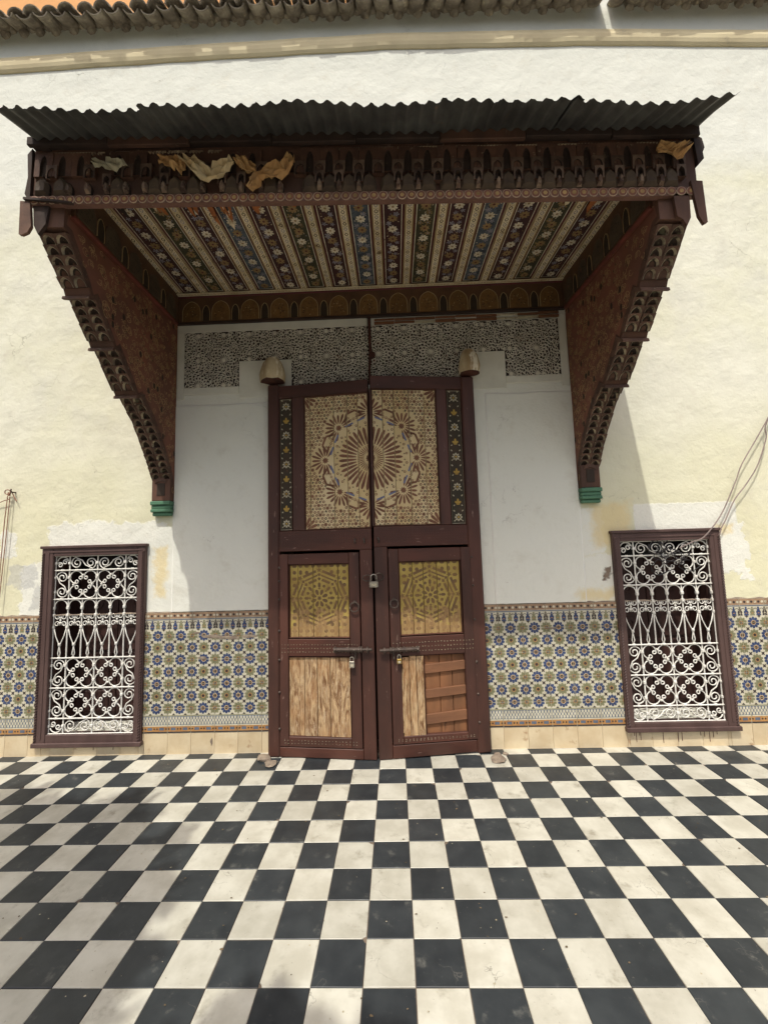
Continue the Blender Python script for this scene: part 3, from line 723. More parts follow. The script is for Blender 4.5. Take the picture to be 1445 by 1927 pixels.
def place_tiles(x0, x1, joint):
    i = math.floor((x0-joint)/.2)
    while joint+i*.2 < x1:
        a, b = joint+i*.2, joint+i*.2+.2; A, B = max(a, x0), min(b, x1); i += 1
        if B-A < .004: continue
        for kind, z0, z1 in rowsZ:
            pieces = [(A, B, z0, z1)]
            for cx0, cx1, cz0, cz1 in CUT:
                out = []
                for p in pieces:
                    if p[1] <= cx0 or p[0] >= cx1 or p[3] <= cz0 or p[2] >= cz1: out.append(p); continue
                    if p[0] < cx0: out.append((p[0], cx0, p[2], p[3]))
                    if p[1] > cx1: out.append((cx1, p[1], p[2], p[3]))
                    m0, m1 = max(p[0], cx0), min(p[1], cx1)
                    if p[2] < cz0: out.append((m0, m1, p[2], cz0))
                    if p[3] > cz1: out.append((m0, m1, cz1, p[3]))
                pieces = out
            for p in pieces:
                if p[1]-p[0] < .006 or p[3]-p[2] < .006: continue
                me = dado_mesh(kind, p[0]-a, p[1]-a, p[2]-z0, p[3]-z0)
                link('base_tile' if kind == 'base' else 'wall_tile', me, bld, at((a, U(-.0006, .0004), z0), bld), (U(-.003, .003), 0, U(-.004, .004)))
place_tiles(-4.0, -1.045, -1.9904); place_tiles(.645, 3.7, .816)
mb = MB('mortar')
for x0, x1 in ((-9, -1.045), (.645, 9)):                         # ragged plaster lip over the tiles
    n = int((x1-x0)/.05); e = [(x0+(x1-x0)*i/n, 1.1665+U(0, .012)) for i in range(n+1)]
    for i in range(n):
        (a, za), (b, zb) = e[i], e[i+1]; mb.face([(a, -.006, 1.1645), (b, -.006, 1.1645), (b, -.0004, zb), (a, -.0004, za)])
mb.build('mortar_lip', bld)
def blob(mb, cx, cz, rx, rz, y, mt=None, n=14):
    pts = [(cx+rx*U(.55, 1.1)*math.cos(2*math.pi*i/n), y+U(-.001, .001), cz+rz*U(.5, 1.15)*math.sin(2*math.pi*i/n)) for i in range(n)]
    for i in range(n): mb.face([(cx, y-.002, cz), pts[i], pts[(i+1) % n]], mt)
mb = MB('mortar', 'base_tile')
for q in ((-1.62, .955, .10, .016), (-1.48, .948, .13, .02), (-1.3, .952, .08, .014), (-1.75, .99, .04, .012), (-1.70, .78, .05, .012), (-1.32, .775, .05, .008)): blob(mb, *q, -.0102, 'mortar')
blob(mb, -1.615, .1, .012, .035, -.0105, 'mortar'); blob(mb, 1.25, .962, .09, .006, -.0102, 'mortar')
mb.build('mortar_patch', bld)
mb = MB('drip')
for x in (1.87, 1.885, 1.91, 1.92, 2.10, 2.22, 2.25, 2.40, 2.43, 2.47, 2.50, 2.53, -2.62, -2.45): 
    zt = .135 if x > 0 else .085; l = U(.03, .11) if x > 0 else .04
    mb.box(x-.0022, -.0115, zt-l, x+.0022, -.0095, zt); 
tag(mb.build('paint_drips', bld), kind='stuff')

# ================================================================== WINDOWS
def spiral(cx, cz, r0, a0, turns, sg, r1=.006, n=None):
    """from the outside (radius r0, angle a0) winding inwards; sg=+1 counter-clockwise"""
    n = n or int(14*turns); out = []
    for i in range(n+1):
        t = i/n; r = r0+(r1-r0)*t**.85; a = a0+sg*2*math.pi*turns*t; out.append((cx+r*math.cos(a), cz+r*math.sin(a)))
    return out
def sw(pts): return [(p[0], 0, p[1]) for p in pts]
UN = .1254; RB = .0052
def scroll_mesh(kind):
    mb = MB('white_iron'); u = UN
    if kind == 's':            # S-scroll filling a 1 x 2 unit field, centred at 0
        a = spiral(0, u*.5, u*.42, math.pi*.0+.3, 1.55, 1, .012)       # upper
        b = [(-x, -z) for x, z in a]
        mb.tube(sw(a[::-1]+[(u*.17, u*.12), (-u*.17, -u*.12)]+b), RB, 5)
    elif kind == 'c':          # quarter of a medallion: arc bulging to the +x+z corner with curled ends
        ca = arc(u*.5, u*.5, u*.44, -math.pi*.42, math.pi*.92, 12)
        e0 = spiral(u*.47, u*.20, u*.150, -.35, 1.10, -1, .009, 14); e1 = [(z, x) for x, z in e0]
        mb.tube(sw(e0[::-1]+ca+e1), RB, 5)
    elif kind == 'arch':       # round head of a 1 unit field
        mb.tube(sw([(-u*.5+.006, -u*.75)]+arc(0, -u*.5, u*.5-.007, math.pi, 0, 10)+[(u*.5-.006, -u*.75)]), RB, 5)
    elif kind == 'curl':       # four little curls tied in a cross
        for sx in (-1, 1):
            for sz in (-1, 1):
                p = spiral(sx*u*.23, sz*u*.2, u*.17, (math.pi if sx > 0 else 0)-sx*sz*.7, 1.2, -sx*sz if sx*sz < 0 else -1 if sx*sz > 0 and sx > 0 else -1, .007, 14)
                p = [(sx*abs(x), z) for x, z in spiral(u*.25, sz*u*.25, u*.205, math.pi-sz*.5, 1.2, sz, .009, 16)]
                mb.tube(sw([(0, sz*u*.04)]+p), RB*.85, 5)
        mb.box(-.007, -.007, -u*.06, .007, .007, u*.06, c=.002)
    elif kind == 'vee':        # two rods running down to a tied loop
        for s_ in (-1, 1): mb.tube(sw([(s_*u*.46, u*2.1), (s_*u*.30, u*1.5), (s_*u*.06, u*.95), (s_*u*.02, u*.72), (s_*u*.09, u*.3), (0, u*.02)]), RB*.9, 5)
        mb.box(-.010, -.010, u*.80, .010, .010, u*1.0, c=.003)
    elif kind == 'corner':     # pair of little curls in a 1 x 1 field
        mb.tube(sw(arc(0, u*.02, u*.42, math.pi*.1, math.pi*.9, 8)), RB, 5)
        mb.tube(sw(spiral(-u*.2, -u*.12, u*.2, math.pi*.75, 1.2, -1, .008)), RB, 5); mb.tube(sw(spiral(u*.16, u*.08, u*.2, math.pi*.2, 1.2, 1, .008)), RB, 5)
    return mb.mesh('scroll', smooth=True)
SM = {k: scroll_mesh(k) for k in ('s', 'c', 'arch', 'curl', 'vee', 'corner')}
def window(x0, x1, z0, z1, ix0, ix1, iz0, iz1, lab, rope_side):
    t = thing('window', ((x0+x1)/2, 0, z0), lab, 'window')
    fr = MB('window_wood'); d0, d1 = -.034, .05
    fr.box(x0, d0, z0, ix0, d1, z1, c=.004); fr.box(ix1, d0, z0, x1, d1, z1, c=.004)
    fr.box(ix0, d0+.002, iz1, ix1, d1-.002, z1, c=.004); fr.box(ix0, d0+.002, z0, ix1, d1-.002, iz0, c=.004)
    fr.box(x0-.012, d0-.012, z1-.012, x1+.012, 0, z1+.012, c=.004); fr.box(x0-.008, d0-.016, z0-.014, x1+.008, 0, z0+.022, c=.004)
    for q in ((ix0-.045, ix0-.032, z0+.05, z1-.05), (ix1+.032, ix1+.045, z0+.05, z1-.05)): fr.box(q[0], d0-.005, q[2], q[1], d0, q[3], c=.002)
    fr.box(ix0-.045, d0-.0045, iz1+.03, ix1+.045, d0, iz1+.043, c=.002)
    fo = fr.build('frame', t)
    rp = MB('window_wood')
    for xx in (x0+.016, x1-.016):
        n = int((z1-z0-.06)/.022)
        for i in range(n): z = z0+.03+i*.022; rp.tube([(xx-.008, d0-.002, z), (xx, d0-.007, z+.010), (xx+.008, d0-.002, z+.02)], .0055, 5)
    tag(rp.build('rope_moulding', fo), kind='stuff')
    # white iron grille
    W_, H_ = ix1-ix0, iz1-iz0; ux, uz = W_/6.0, H_/12.0; gy = .004
    g = thing('grille', at((ix0, gy, iz0), t)); g.parent = t; ORG[g.name] = (ix0, gy, iz0)
    def bar(p, q, r=.0058):
        b = MB('white_iron'); b.tube([p, q], r, 6); b.build('bar', g, off=(0, 0, 0))
    for k in (0, 1, 3, 5, 6):
        for a, b in ((9, 12), (0, 5)): bar((ux*k, 0, uz*a), (ux*k, 0, uz*b))
    for k in range(7):
        bar((ux*k, 0, uz*5), (ux*k, 0, uz*9))
    for k in (0, 1, 3, 5, 9, 11, 12): bar((0, -.009, uz*k), (W_, -.009, uz*k), .0062)
    fl = MB('white_iron')
    for q in ((0-.006, -.004, W_+.006, .004),): pass
    fl.box(-.012, -.012, -.012, W_+.012, .02, -.002, c=.002); fl.box(-.012, -.012, H_+.002, W_+.012, .02, H_+.012, c=.002)
    fl.box(-.013, -.012, -.002, -.004, .02, H_+.002, c=.002); fl.box(W_+.004, -.012, -.002, W_+.013, .02, H_+.002, c=.002)
    fl.build('flat_iron_frame', g, off=(0, 0, 0))
    sx, sz = ux/UN, uz/UN
    def put(k, cx, cz, mx=1, mz=1, rot=0):
        o = link('scroll', SM[k], g, (ux*cx, U(-.001, .001), uz*cz), (0, rot, 0)); o.scale = (mx*sx, 1, mz*sz)
    for r in (10, 4, 2):
        fl_ = -1 if r == 4 else 1
        put('s', .5, r, -fl_, 1); put('s', 5.5, r, fl_, 1)
        for c in (2, 4):
            for a in (-1, 1):
                for b in (-1, 1): put('c', c, r, a, b)
    for rz, mz in ((11.5, 1), (.5, -1)):
        put('corner', .5, rz, 1, mz); put('corner', 5.5, rz, -1, mz)
        put('s', 2, rz, 1, mz, math.pi/2); put('s', 4, rz, 1, -mz, math.pi/2)
    for c in range(6): put('arch', c+.5, 9); put('curl', c+.5, 7.55); put('vee', c+.5, 5)
    co = MB('white_iron')
    def tie(cx, cz, a=.0105, b=.011): co.box(ux*cx-a, -.0125, uz*cz-b, ux*cx+a, .0105, uz*cz+b, c=.003)
    for k in (0, 1, 3, 5, 6):
        for z in (11.5, 10.5, 9.5, 4.5, 3.5, 2.5, 1.5, .5): tie(k, z)
    for z in (11, 9, 5, 3, 1):
        for c in (.5, 1.5, 2.5, 3.5, 4.5, 5.5): tie(c, z, .010, .0095)
    for k in range(7):
        for z in (8.4, 7.9, 7.1): tie(k, z, .011, .012)
    for c in (2, 4):
        for r in (10, 4, 2):
            for dx, dz in ((0, .66), (0, -.66), (.66, 0), (-.66, 0)): tie(c+dx, r+dz, .008, .008)
    tag(co.build('collars', g, off=(0, 0, 0)), kind='stuff')
    # shutters behind, brown and panelled, dark glass above
    cx = (ix0+ix1)/2
    for s_, (a, b) in enumerate(((ix0+.0, cx-.004), (cx+.004, ix1-.0))):
        sh = MB('shutter_wood'); y = .30
        sh.box(a, y, iz0-.01, b, y+.025, iz1-.14, c=.003); so_ = sh.build('shutter', t)
        for pz0, pz1 in ((iz0+.06, iz0+.26), (iz0+.31, iz0+.56), (iz0+.62, iz0+.86), (iz0+.93, iz0+1.18)):
            p = MB('shutter_wood'); m0, m1 = a+.07, b-.06
            p.box(m0, y-.014, pz0, m1, y+.001, pz1, c=.007); p.lathe([(.052, 0), (.05, .008), (.03, .012), (.026, .004)], ((m0+m1)/2, y-.013, (pz0+pz1)/2), 14, 'shutter_wood', 'y'); p.build('panel', so_)
        kn = MB('shutter_wood'); kn.box(a+.04, y-.02, iz0+.565, b-.03, y, iz0+.60, c=.005); kn.build('rail', so_)
    ln = MB('shutter_wood'); ln.box(ix0-.02, .052, iz0-.02, ix0+.004, .44, iz1+.02); ln.box(ix1-.004, .052, iz0-.02, ix1+.02, .44, iz1+.02); ln.box(ix0+.005, .052, iz1-.004, ix1-.005, .44, iz1+.018); ln.build('added_lining', t)  # dark boards added to dim the bright plaster reveals
    gl = MB('glass_dark'); gl.box(ix0, .31, iz1-.138, ix1, .32, iz1+.02); gl.build('pane', t)
    return t
window(-3.125, -2.204, .095, 1.757, -3.024, -2.274, .178, 1.678, 'grilled window beside the hanging rope loop, nothing tangled in its scrolls', 1)
window(1.806, 2.702, .14, 1.750, 1.870, 2.612, .196, 1.667, 'grilled window with black cables tangled in its top scrolls', -1)

# ================================================================== DOOR LEAVES
def nails(par, u0, u1, z0, z1, nu, nz, y, r=.0042, mt='niche_pale'):
    mb = MB(mt)
    for i in range(nu):
        for j in range(nz):
            u = u0+(u1-u0)*(i+.5)/nu+U(-.003, .003); z = z0+(z1-z0)*(j+.5)/nz+U(-.002, .002)
            mb.lathe([(r, 0), (r*.7, .0025), (r*.2, .0035)], (u, y, z), 6, mt, 'y')
    return tag(mb.build('nail_heads', par), kind='stuff')
def star_paint(cu, cz, u0, u1, z0, z1):
    """great rosette centred on the meeting line of the two leaves"""
    P = Paint(); random.seed(77); BR, CR, BL, DK = 'door_paint_brown', 'door_paint_cream', 'door_paint_blue', 'door_paint_dark'
    occ = []
    P.ell(cu, cz, .034, .034, 0, BR, 1, 16); P.star(cu, cz, 8, .022, .011, 0, CR, 2); P.star(cu, cz, 12, .044, .034, 0, BR, 1)
    n = 36
    for k in range(n):
        a = 2*math.pi*k/n+.04
        P.petal(cu, cz, .125, .278, .0265, a, BR, 1, .25); P.petal(cu, cz, .055, .118, .0085, a, BR, 1, .4)
        a2 = a+math.pi/n; P.star(cu+.292*math.cos(a2), cz+.287*math.sin(a2), 4, .010, .004, a2, DK, 1)
    S8 = [(2*math.pi*k/8, .395 if k % 2 == 0 else .385) for k in range(8)]
    for k, (a, r) in enumerate(S8):
        sx, sz = cu+r*math.cos(a), cz+r*math.sin(a)*1.02; occ.append((sx, sz, .138)); P.star(sx, sz, 9, .032, .018, a, BR, 1)
        for i in range(13):
            b = a+math.radians(-126+21*i); P.petal(sx, sz, .038, .130 if i % 2 else .118, .0205, b, BR, 1, .3)
        b1 = a+math.pi/8; q = lambda rr, an: (cu+rr*math.cos(an), cz+rr*math.sin(an)*1.02)
        P.poly([q(.385, a+.18), q(.438, a+.30), q(.438, a+math.pi/4-.30), q(.385, a+math.pi/4-.18)],   .0185, BR, 1)
        P.poly([q(.352, a+.13), q(.342, a+.34)], .015, BL, 2); P.poly([q(.342, a+math.pi/4-.34), q(.352, a+math.pi/4-.13)], .015, BL, 2)
        P.ell(*q(.372, b1), .012, .012, 0, BR, 1); P.ell(*q(.372, b1), .006, .006, 0, CR, 2)
        for rr, dd in ((.40, -.10), (.40, .10), (.372, -.07), (.372, .07)): P.ell(*q(rr, b1+dd), .0115, .0105, b1, BR, 1, 6); P.ell(*q(rr, b1+dd), .0055, .005, b1, CR, 2, 6)
    for k in range(24):
        a = 2*math.pi*(k+.5)/24; P.ell(cu+.312*math.cos(a), cz+.312*math.sin(a), .0125, .0115, a, BR, 1, 6); P.ell(cu+.312*math.cos(a), cz+.312*math.sin(a), .006, .005, a, CR, 2, 6)
    for ux in (u0, u1):                          # quarter fans in the panel corners
        for zz in (z0, z1):
            if abs(ux-cu) < .1: continue
            occ.append((ux, zz, .125))
            for i in range(5):
                a = math.atan2(cz-zz, 0)+(i-2)*.38; a = (math.pi/2 if zz < cz else -math.pi/2)+(math.copysign(1, ux-cu) if zz < cz else -math.copysign(1, ux-cu))*(.1+i*.36)
                P.petal(ux, zz, .035, .125, .026, a, BR, 1, .3)
    st = .0325; i = 0; zz = z0+.014
    while zz < z1:
        uu = u0+.012+(st/2 if i % 2 else 0)
        k = 0
        while uu < u1:
            d = math.hypot(uu-cu, zz-cz)
            if d > .45 and all(math.hypot(uu-a, zz-b) > c for a, b, c in occ):
                ju, jz = uu+U(-.003, .003), zz+U(-.003, .003); t_ = (i*3+k) % 8
                if t_ == 0: P.star(ju, jz, 8, .0215, .011, 0, BR, 1)
                elif t_ == 4: P.star(ju, jz, 4, .017, .006, .3, DK, 1)
                else: P.ell(ju, jz, .0132, .0120, R(), BR if t_ != 6 else DK, 1, 6); P.ell(ju, jz, .0050, .0044, 0, CR, 2, 6)
            uu += st; k += 1
        zz += st*.86; i += 1
    return P
def wicket_paint(u0, u1, z0, z1):
    P = Paint(); cu, cz = (u0+u1)/2, (z0+z1)/2+.02; B = 'door_carve'; random.seed(5)
    g = .0535
    for i in range(-5, 6):
        for j in range(-6, 6):
            x, z = cu+i*g, cz+j*g; d = math.hypot(i, j)
            if d > 4.35:
                if (i+j) % 2: P.ell(x, z, .0225, .0155, 0 if j % 2 else math.pi/2, B, 1, 6)
                else: P.ell(x, z, .0165, .0165, math.pi/8, B, 1, 8)
    for r, wd, sp in ((.216, .022, .70), (.180, .013, .80), (.148, .021, .62)):
        for k in range(8):
            a = 2*math.pi*k/8+math.pi/8; h = math.pi/8*sp; q = lambda t: (cu+r*math.cos(a+t)/math.cos(t), cz+r*math.sin(a+t)/math.cos(t))
            P.poly([q(-h), q(h)], wd, B, 1)
            e = a+math.pi/8; P.star(cu+r*1.08*math.cos(e), cz+r*1.08*math.sin(e), 5 if r > .2 else 4, .024 if r > .2 else .016, .011, e, B, 1)
    for k in range(8):
        a = 2*math.pi*k/8; P.petal(cu, cz, .028, .076, .029, a+math.pi/8, B, 1, .4); P.ell(cu+.108*math.cos(a), cz+.108*math.sin(a), .024, .0135, a, B, 1, 6); P.ell(cu+.106*math.cos(a+math.pi/8), cz+.106*math.sin(a+math.pi/8), .0145, .0145, a, B, 1, 5)
        P.star(cu+.080*math.cos(a), cz+.080*math.sin(a), 4, .014, .006, a, B, 1)
    P.star(cu, cz, 8, .022, .012, 0, B, 1)
    return P
def strip_paint(u0, u1, z0, z1):
    P = Paint(); P.frame(u0+.006, u1-.006, z0+.006, z1-.006, .004, 'strip_white'); cu = (u0+u1)/2; n = 9
    for k in range(n):
        z = z1-.07-(z1-z0-.13)*k/(n-1)
        if k % 2 == 0:
            for i in range(8): P.ell(cu+.024*math.cos(i*math.pi/4), z+.024*math.sin(i*math.pi/4), .0115, .008, i*math.pi/4, 'strip_white', 1, 6)
            P.ell(cu, z, .009, .009, 0, 'strip_gold', 2)
        else:
            for a in (0, .75, -.75): P.petal(cu, z-.02, .004, .05 if a == 0 else .036, .018, math.pi/2+a, 'strip_gold', 1)
            P.line((cu-.014, z-.022), (cu+.014, z-.022), .006, 'strip_gold', 1)
        for s_ in (-1, 1):
            P.ell(cu+s_*.037, z+.055, .010, .006, s_*.8, 'strip_white', 1, 6); P.ell(cu+s_*.034, z-.03, .008, .005, -s_*.8, 'strip_white', 1, 6)
    return P
def plank(par, name, base, u0, u1, z0, z1, y, P=None, th=.02, c=.002, bot=None):
    mb = MB(base); mb.box(u0+.0018, y, z0, u1-.0018, y+th, z1, base, c=c)
    if bot:      # ragged lower or upper end
        pass
    if P: P.emit(mb, u0+.0032, u1-.0032, z0+.002, z1-.002, lambda u, v, h: (u, y-.0001-h, v))
    return mb.build(name, par)
def member(par, name, u0, u1, z0, z1, y0=0, y1=.05, mt='door_brown', c=.004, z0b=None, z1b=None):
    mb = MB(mt); mb.box(u0, y0, z0, u1, y1, z1, mt, c=c)
    if z0b is not None: mb.v = [(x, y, z + ((z0b-z0)*(x-u0)/(u1-u0) if z < (z0+z1)/2 else 0)) for x, y, z in mb.v]
    return mb.build(name, par)
def moulding(par, u0, u1, z0, z1, y, wd=.013, mt='door_brown'):
    mb = MB(mt)
    A = [(u0, z0), (u1, z0), (u1, z1), (u0, z1)]; B = [(u0+wd, z0+wd), (u1-wd, z0+wd), (u1-wd, z1-wd), (u0+wd, z1-wd)]; M_ = [((a[0]+b[0])/2, (a[1]+b[1])/2) for a, b in zip(A, B)]
    for i in range(4):
        j = (i+1) % 4
        mb.face([(A[i][0], y+.01, A[i][1]), (A[j][0], y+.01, A[j][1]), (M_[j][0], y-.004, M_[j][1]), (M_[i][0], y-.004, M_[i][1])])
        mb.face([(M_[i][0], y-.004, M_[i][1]), (M_[j][0], y-.004, M_[j][1]), (B[j][0], y+.014, B[j][1]), (B[i][0], y+.014, B[i][1])])
    return mb.build('moulding', par)
def ring_handle(par, u, z, r, y, name='ring_handle', tilt=.25, mt='iron'):
    mb = MB(mt)
    mb.tube([(u+r*math.cos(a), y-.014-.006*math.sin(a)*0-tilt*r*(1-math.sin(a))*.5, z+r*math.sin(a)) for a in [2*math.pi*i/18 for i in range(18)]], .0062, 6, closed=True)
    mb.lathe([(.016, 0), (.014, .006), (.007, .012)], (u, y, z+r), 8, mt, 'y'); mb.box(u-.005, y-.02, z+r-.006, u+.005, y, z+r+.012, c=.002)
    return mb.build(name, par, smooth=False)
def bolt(par, u0, u1, z, y, flip):
    mb = MB('iron'); mb.tube([(u0, y-.022, z), (u1, y-.022, z)], .0125, 8)
    um = u0+.19*(u1-u0) if flip else u1-.19*(u1-u0)
    fat = (u0, u0+.62*(u1-u0)) if not flip else (u1-.62*(u1-u0), u1)
    mb.tube([(fat[0], y-.022, z), (fat[1], y-.022, z)], .0165, 8)
    for f in (.02, .38, .66, .72, .88): 
        uu = u0+f*(u1-u0) if not flip else u1-f*(u1-u0); mb.tube([(uu-.008, y-.022, z), (uu+.008, y-.022, z)], .021, 8); mb.box(uu-.006, y-.02, z-.03, uu+.006, y, z+.02, c=.002)
    ub = u0+.6*(u1-u0) if not flip else u1-.6*(u1-u0)
    mb.box(ub-.02, y-.012, z-.075, ub-.006, y, z-.02, c=.002); mb.tube([(ub-.013, y-.01, z-.045), (ub-.013, y-.03, z-.052), (ub-.013, y-.026, z-.07), (ub-.013, y-.008, z-.072)], .004, 5)
    return mb.build('slide_bolt', par)
random.seed(9)
def door_leaf(P0, P1, lab, left):
    dx, dy = P1[0]-P0[0], P1[1]-P0[1]; t = thing('door_leaf', (P0[0], P0[1], 0), lab, 'door', rz=math.atan2(dy, dx), local=True)
    L = math.hypot(dx, dy)
    if left:
        post, st, strip, star, wk, meet = (-.014, .086), (.208, .312), (.086, .208), (.312, .8785), (.0885, .770), (.778, .880)
        zt, ztop, zm0, zm1, wz0, wz1 = 3.008, 3.118, 1.662, 1.836, .088, 1.640; cu = L+.004
        up_, lp, rail = (.170, .686, .945, 1.552), (.162, .680, .166, .792), (.800, .938)
        seams = [.312, .362, .573, .690, .783, .8785]; ws = [.170, .246, .376, .587, .686]; ls = [.162, .295, .402, .510, .680]
    else:
        post, st, strip, star, wk, meet = (.801, .914), (.577, .667), (.667, .801), (.014, .577), (.121, .822), (.006, .114)
        zt, ztop, zm0, zm1, wz0, wz1 = 3.036, 3.150, 1.680, 1.850, .112, 1.660; cu = -.004
        up_, lp, rail = (.204, .724, .952, 1.552), (.208, .731, .172, .785), (.793, .944)
        seams = [.014, .108, .206, .336, .470, .577]; ws = [.204, .318, .410, .524, .618, .724]; ls = None
    # big members
    member(t, 'post', post[0], post[1], .0, ztop+(.018 if left else 0), -.014, .06, c=.012)
    tr = (post[1], meet[1]) if left else (meet[0], post[0])
    member(t, 'top_rail', tr[0]+.001, tr[1], zt, ztop, -.004, .05, 'door_rail')
    mr = member(t, 'middle_rail', tr[0]+.001, tr[1], zm0, zm1, -.005, .05, 'door_rail')
    nails(mr, tr[0]+.02, tr[1]-.02, zm0+.03, zm1-.01, 34, 6, -.0055, .0034, 'door_brown')
    member(t, 'stile', st[0], st[1], zm1+.001, zt-.001, -.002, .05)
    member(t, 'meeting_stile', meet[0], meet[1], .004, zm0-.001, -.004, .055)
    if left: member(t, 'meeting_strip', star[1]+.001, meet[1]+.004, zm1+.001, zt-.001, -.006, .05)
    else: member(t, 'meeting_strip', meet[0]-.008, star[0]-.001, zm1+.001, zt-.001, -.010, .05)
    pn = thing('star_panel', (0, 0, 0), local=True); pn.parent = t; pn['label'] = 'cream painted panel with half of a great brown rosette'
    SP = star_paint(cu, 2.431, star[0]-.01 if left else -.6, star[1]+.6 if left else star[1]+.01, zm1, zt)
    for a, b in zip(seams[:-1], seams[1:]): plank(pn, 'plank', 'door_paint_cream', a, b, zm1-.004, zt+.004, .012+U(-.0015, .0015), SP)
    moulding(t, star[0]-.004, star[1]+(.004 if not left else .002), zm1-.003, zt+.003, .0, .014)
    P = strip_paint(strip[0], strip[1], zm1+.004, zt-.004); plank(t, 'painted_strip', 'strip_dark', strip[0]+.002, strip[1]-.002, zm1+.003, zt-.003, .012, P)
    moulding(t, strip[0], strip[1], zm1, zt, .002, .010)
    # wicket
    k = thing('wicket_door', (0, 0, 0), local=True); k.parent = t; k['label'] = 'small inset wicket door with painted upper and bare wooden lower panel'
    y = -.010
    o1, o2 = wk; member(k, 'stile', o1, up_[0] if up_[0] < lp[0] else lp[0], wz0, wz1, y, .045); member(k, 'stile', max(up_[1], lp[1]), o2, wz0, wz1, y, .045)
    i0, i1 = min(up_[0], lp[0])+.001, max(up_[1], lp[1])-.001
    member(k, 'rail', i0, i1, up_[3], wz1, y+.001, .045, 'door_rail'); rr = member(k, 'rail', i0, i1, rail[0], rail[1], y+.001, .045, 'door_rail')
    nails(k, o1+.01, o2-.01, rail[0]+.02, rail[1]-.03, 26, 3, y-.0005, .0048)
    br = member(k, 'rail', i0, i1, wz0, lp[2], y+.001, .045, 'door_rail'); nails(k, o1+.03, o2-.03, wz0+.018, lp[2]-.018, 22, 2, y-.0005, .004)
    random.seed(13 if left else 14)
    WP = wicket_paint(*up_)
    pu = thing('upper_panel', (0, 0, 0), local=True); bpy.data.objects.remove(pu)
    for a, b in zip(ws[:-1], ws[1:]): plank(k, 'carved_plank', 'door_yellow', a, b, up_[2]-.003, up_[3]+.004, .008+U(-.002, .002), WP)
    moulding(k, up_[0]-.004, up_[1]+.004, up_[2]-.004, up_[3]+.004, y+.006, .014)
    if left:
        for a, b in zip(ls[:-1], ls[1:]): plank(k, 'bare_plank', 'bleached_wood', a, b, lp[2]-.004+U(-.004, .004), lp[3]+.004, .006+U(-.003, .003), c=.004)
        moulding(k, lp[0]-.006, lp[1]+.006, lp[2]-.006, lp[3]+.006, y+.008, .012)
    else:
        for a, b in zip((.208, .268, .326, .387), (.268, .326, .387, .40)): 
            if b-a > .02: plank(k, 'bare_plank', 'bleached_wood', a, b, lp[2]-.02+U(-.004, .004), lp[3]+U(-.004, .01), -.004+U(-.002, .002), c=.004)
        for a, b in zip((.389, .520, .625), (.520, .625, .731)): plank(k, 'brown_plank', 'orange_wood', a, b, lp[2]-.004, lp[3]+.004, .026+U(-.002, .002), c=.003)
        for za, zb in ((.640, .712), (.446, .515), (.244, .322)):
            mb = MB('batten_wood'); mb.box(.392, .006, za, .734, .026, zb, c=.003); mb.v = [(x, yy, z+.022*(x-.392)/.342) for x, yy, z in mb.v]; mb.build('batten', k)
        moulding(k, .386, .735, lp[2]-.006, lp[3]+.008, y+.008, .010)
        # bare wood showing where the frame paint has worn off next to the planks
        mb = MB('bleached_wood'); mb.prism([(.2045, .2), (.212, .2), (.212, .69), (.209, .70), (.2045, .6)], y-.0015, y+.004, ax=1); mb.build('worn_edge', k)
    # bottom board, lifted on the outer side
    if left: member(t, 'bottom_board', post[1]+.001, meet[0]-.002, .006, wz0-.006, -.006, .05, 'door_rail', z0b=.004)
    else: member(t, 'bottom_board', meet[1]+.002, post[0]-.001, .006, wz0-.006, -.006, .05, 'door_rail', z0b=.014)
    hn = MB('iron'); hu = .088 if left else .823
    for z in ((1.528, 1.417, 1.266, 1.007, .772, .514, .227) if left else (1.574, 1.339, 1.061, .721, .465, .244)): hn.lathe([(.011, 0), (.010, .006), (.004, .011)], (hu, y-.002, z), 8, 'iron', 'y')
    hn.build('hinge_studs', k)
    if left:
        ring_handle(k, .730, 1.197, .037, y); bolt(k, .558, .868, .862, y-.004, False); bo = t
        for u in (.742, .820):
            mb = MB('iron'); mb.tube([(u, -.006, 1.75), (u, -.03, 1.748), (u+.006, -.036, 1.73), (u+.004, -.026, 1.715)], .008, 6); mb.build('hook', t)
        mb = MB('iron'); mb.tube([(.862+.037*math.cos(a)-.02, -.012-.03*(1-math.cos(a*.5)**2), 1.428+.024*math.sin(a)) for a in [2*math.pi*i/16 for i in range(16)]], .0048, 6, closed=True); mb.build('hasp_ring', t)
    else:
        ring_handle(k, .156, 1.215, .033, y); bolt(k, .028, .344, .852, y-.004, True)
        mb = MB('iron'); mb.tube([(.040, -.006, 1.755), (.040, -.03, 1.753), (.046, -.036, 1.735), (.044, -.026, 1.715)], .008, 6); mb.build('hook', t)
        mb = MB('iron'); mb.tube([(.040+.037*math.cos(a), -.014-.03*(1-math.cos(a*.5)**2), 1.436+.030*math.sin(a)) for a in [2*math.pi*i/16 for i in range(16)]], .0048, 6, closed=True); mb.build('hasp_ring', t)
    return t
LP0, LP1, RP0, RP1 = (-1.1, -.08), (-.219, -.17), (-.2115, -.17), (.70, -.06)
dl = door_leaf(LP0, LP1, 'door leaf whose lower wicket panel is all bleached planks', True)
dr = door_leaf(RP0, RP1, 'door leaf whose lower wicket panel is patched with brown battens', False)
def lf(P0, P1, u, z, y):
    d = Vector((P1[0]-P0[0], P1[1]-P0[1], 0)).normalized(); n = Vector((-d.y, d.x, 0)); q = Vector((P0[0], P0[1], 0))+d*u+n*y; return (q.x, q.y, z)
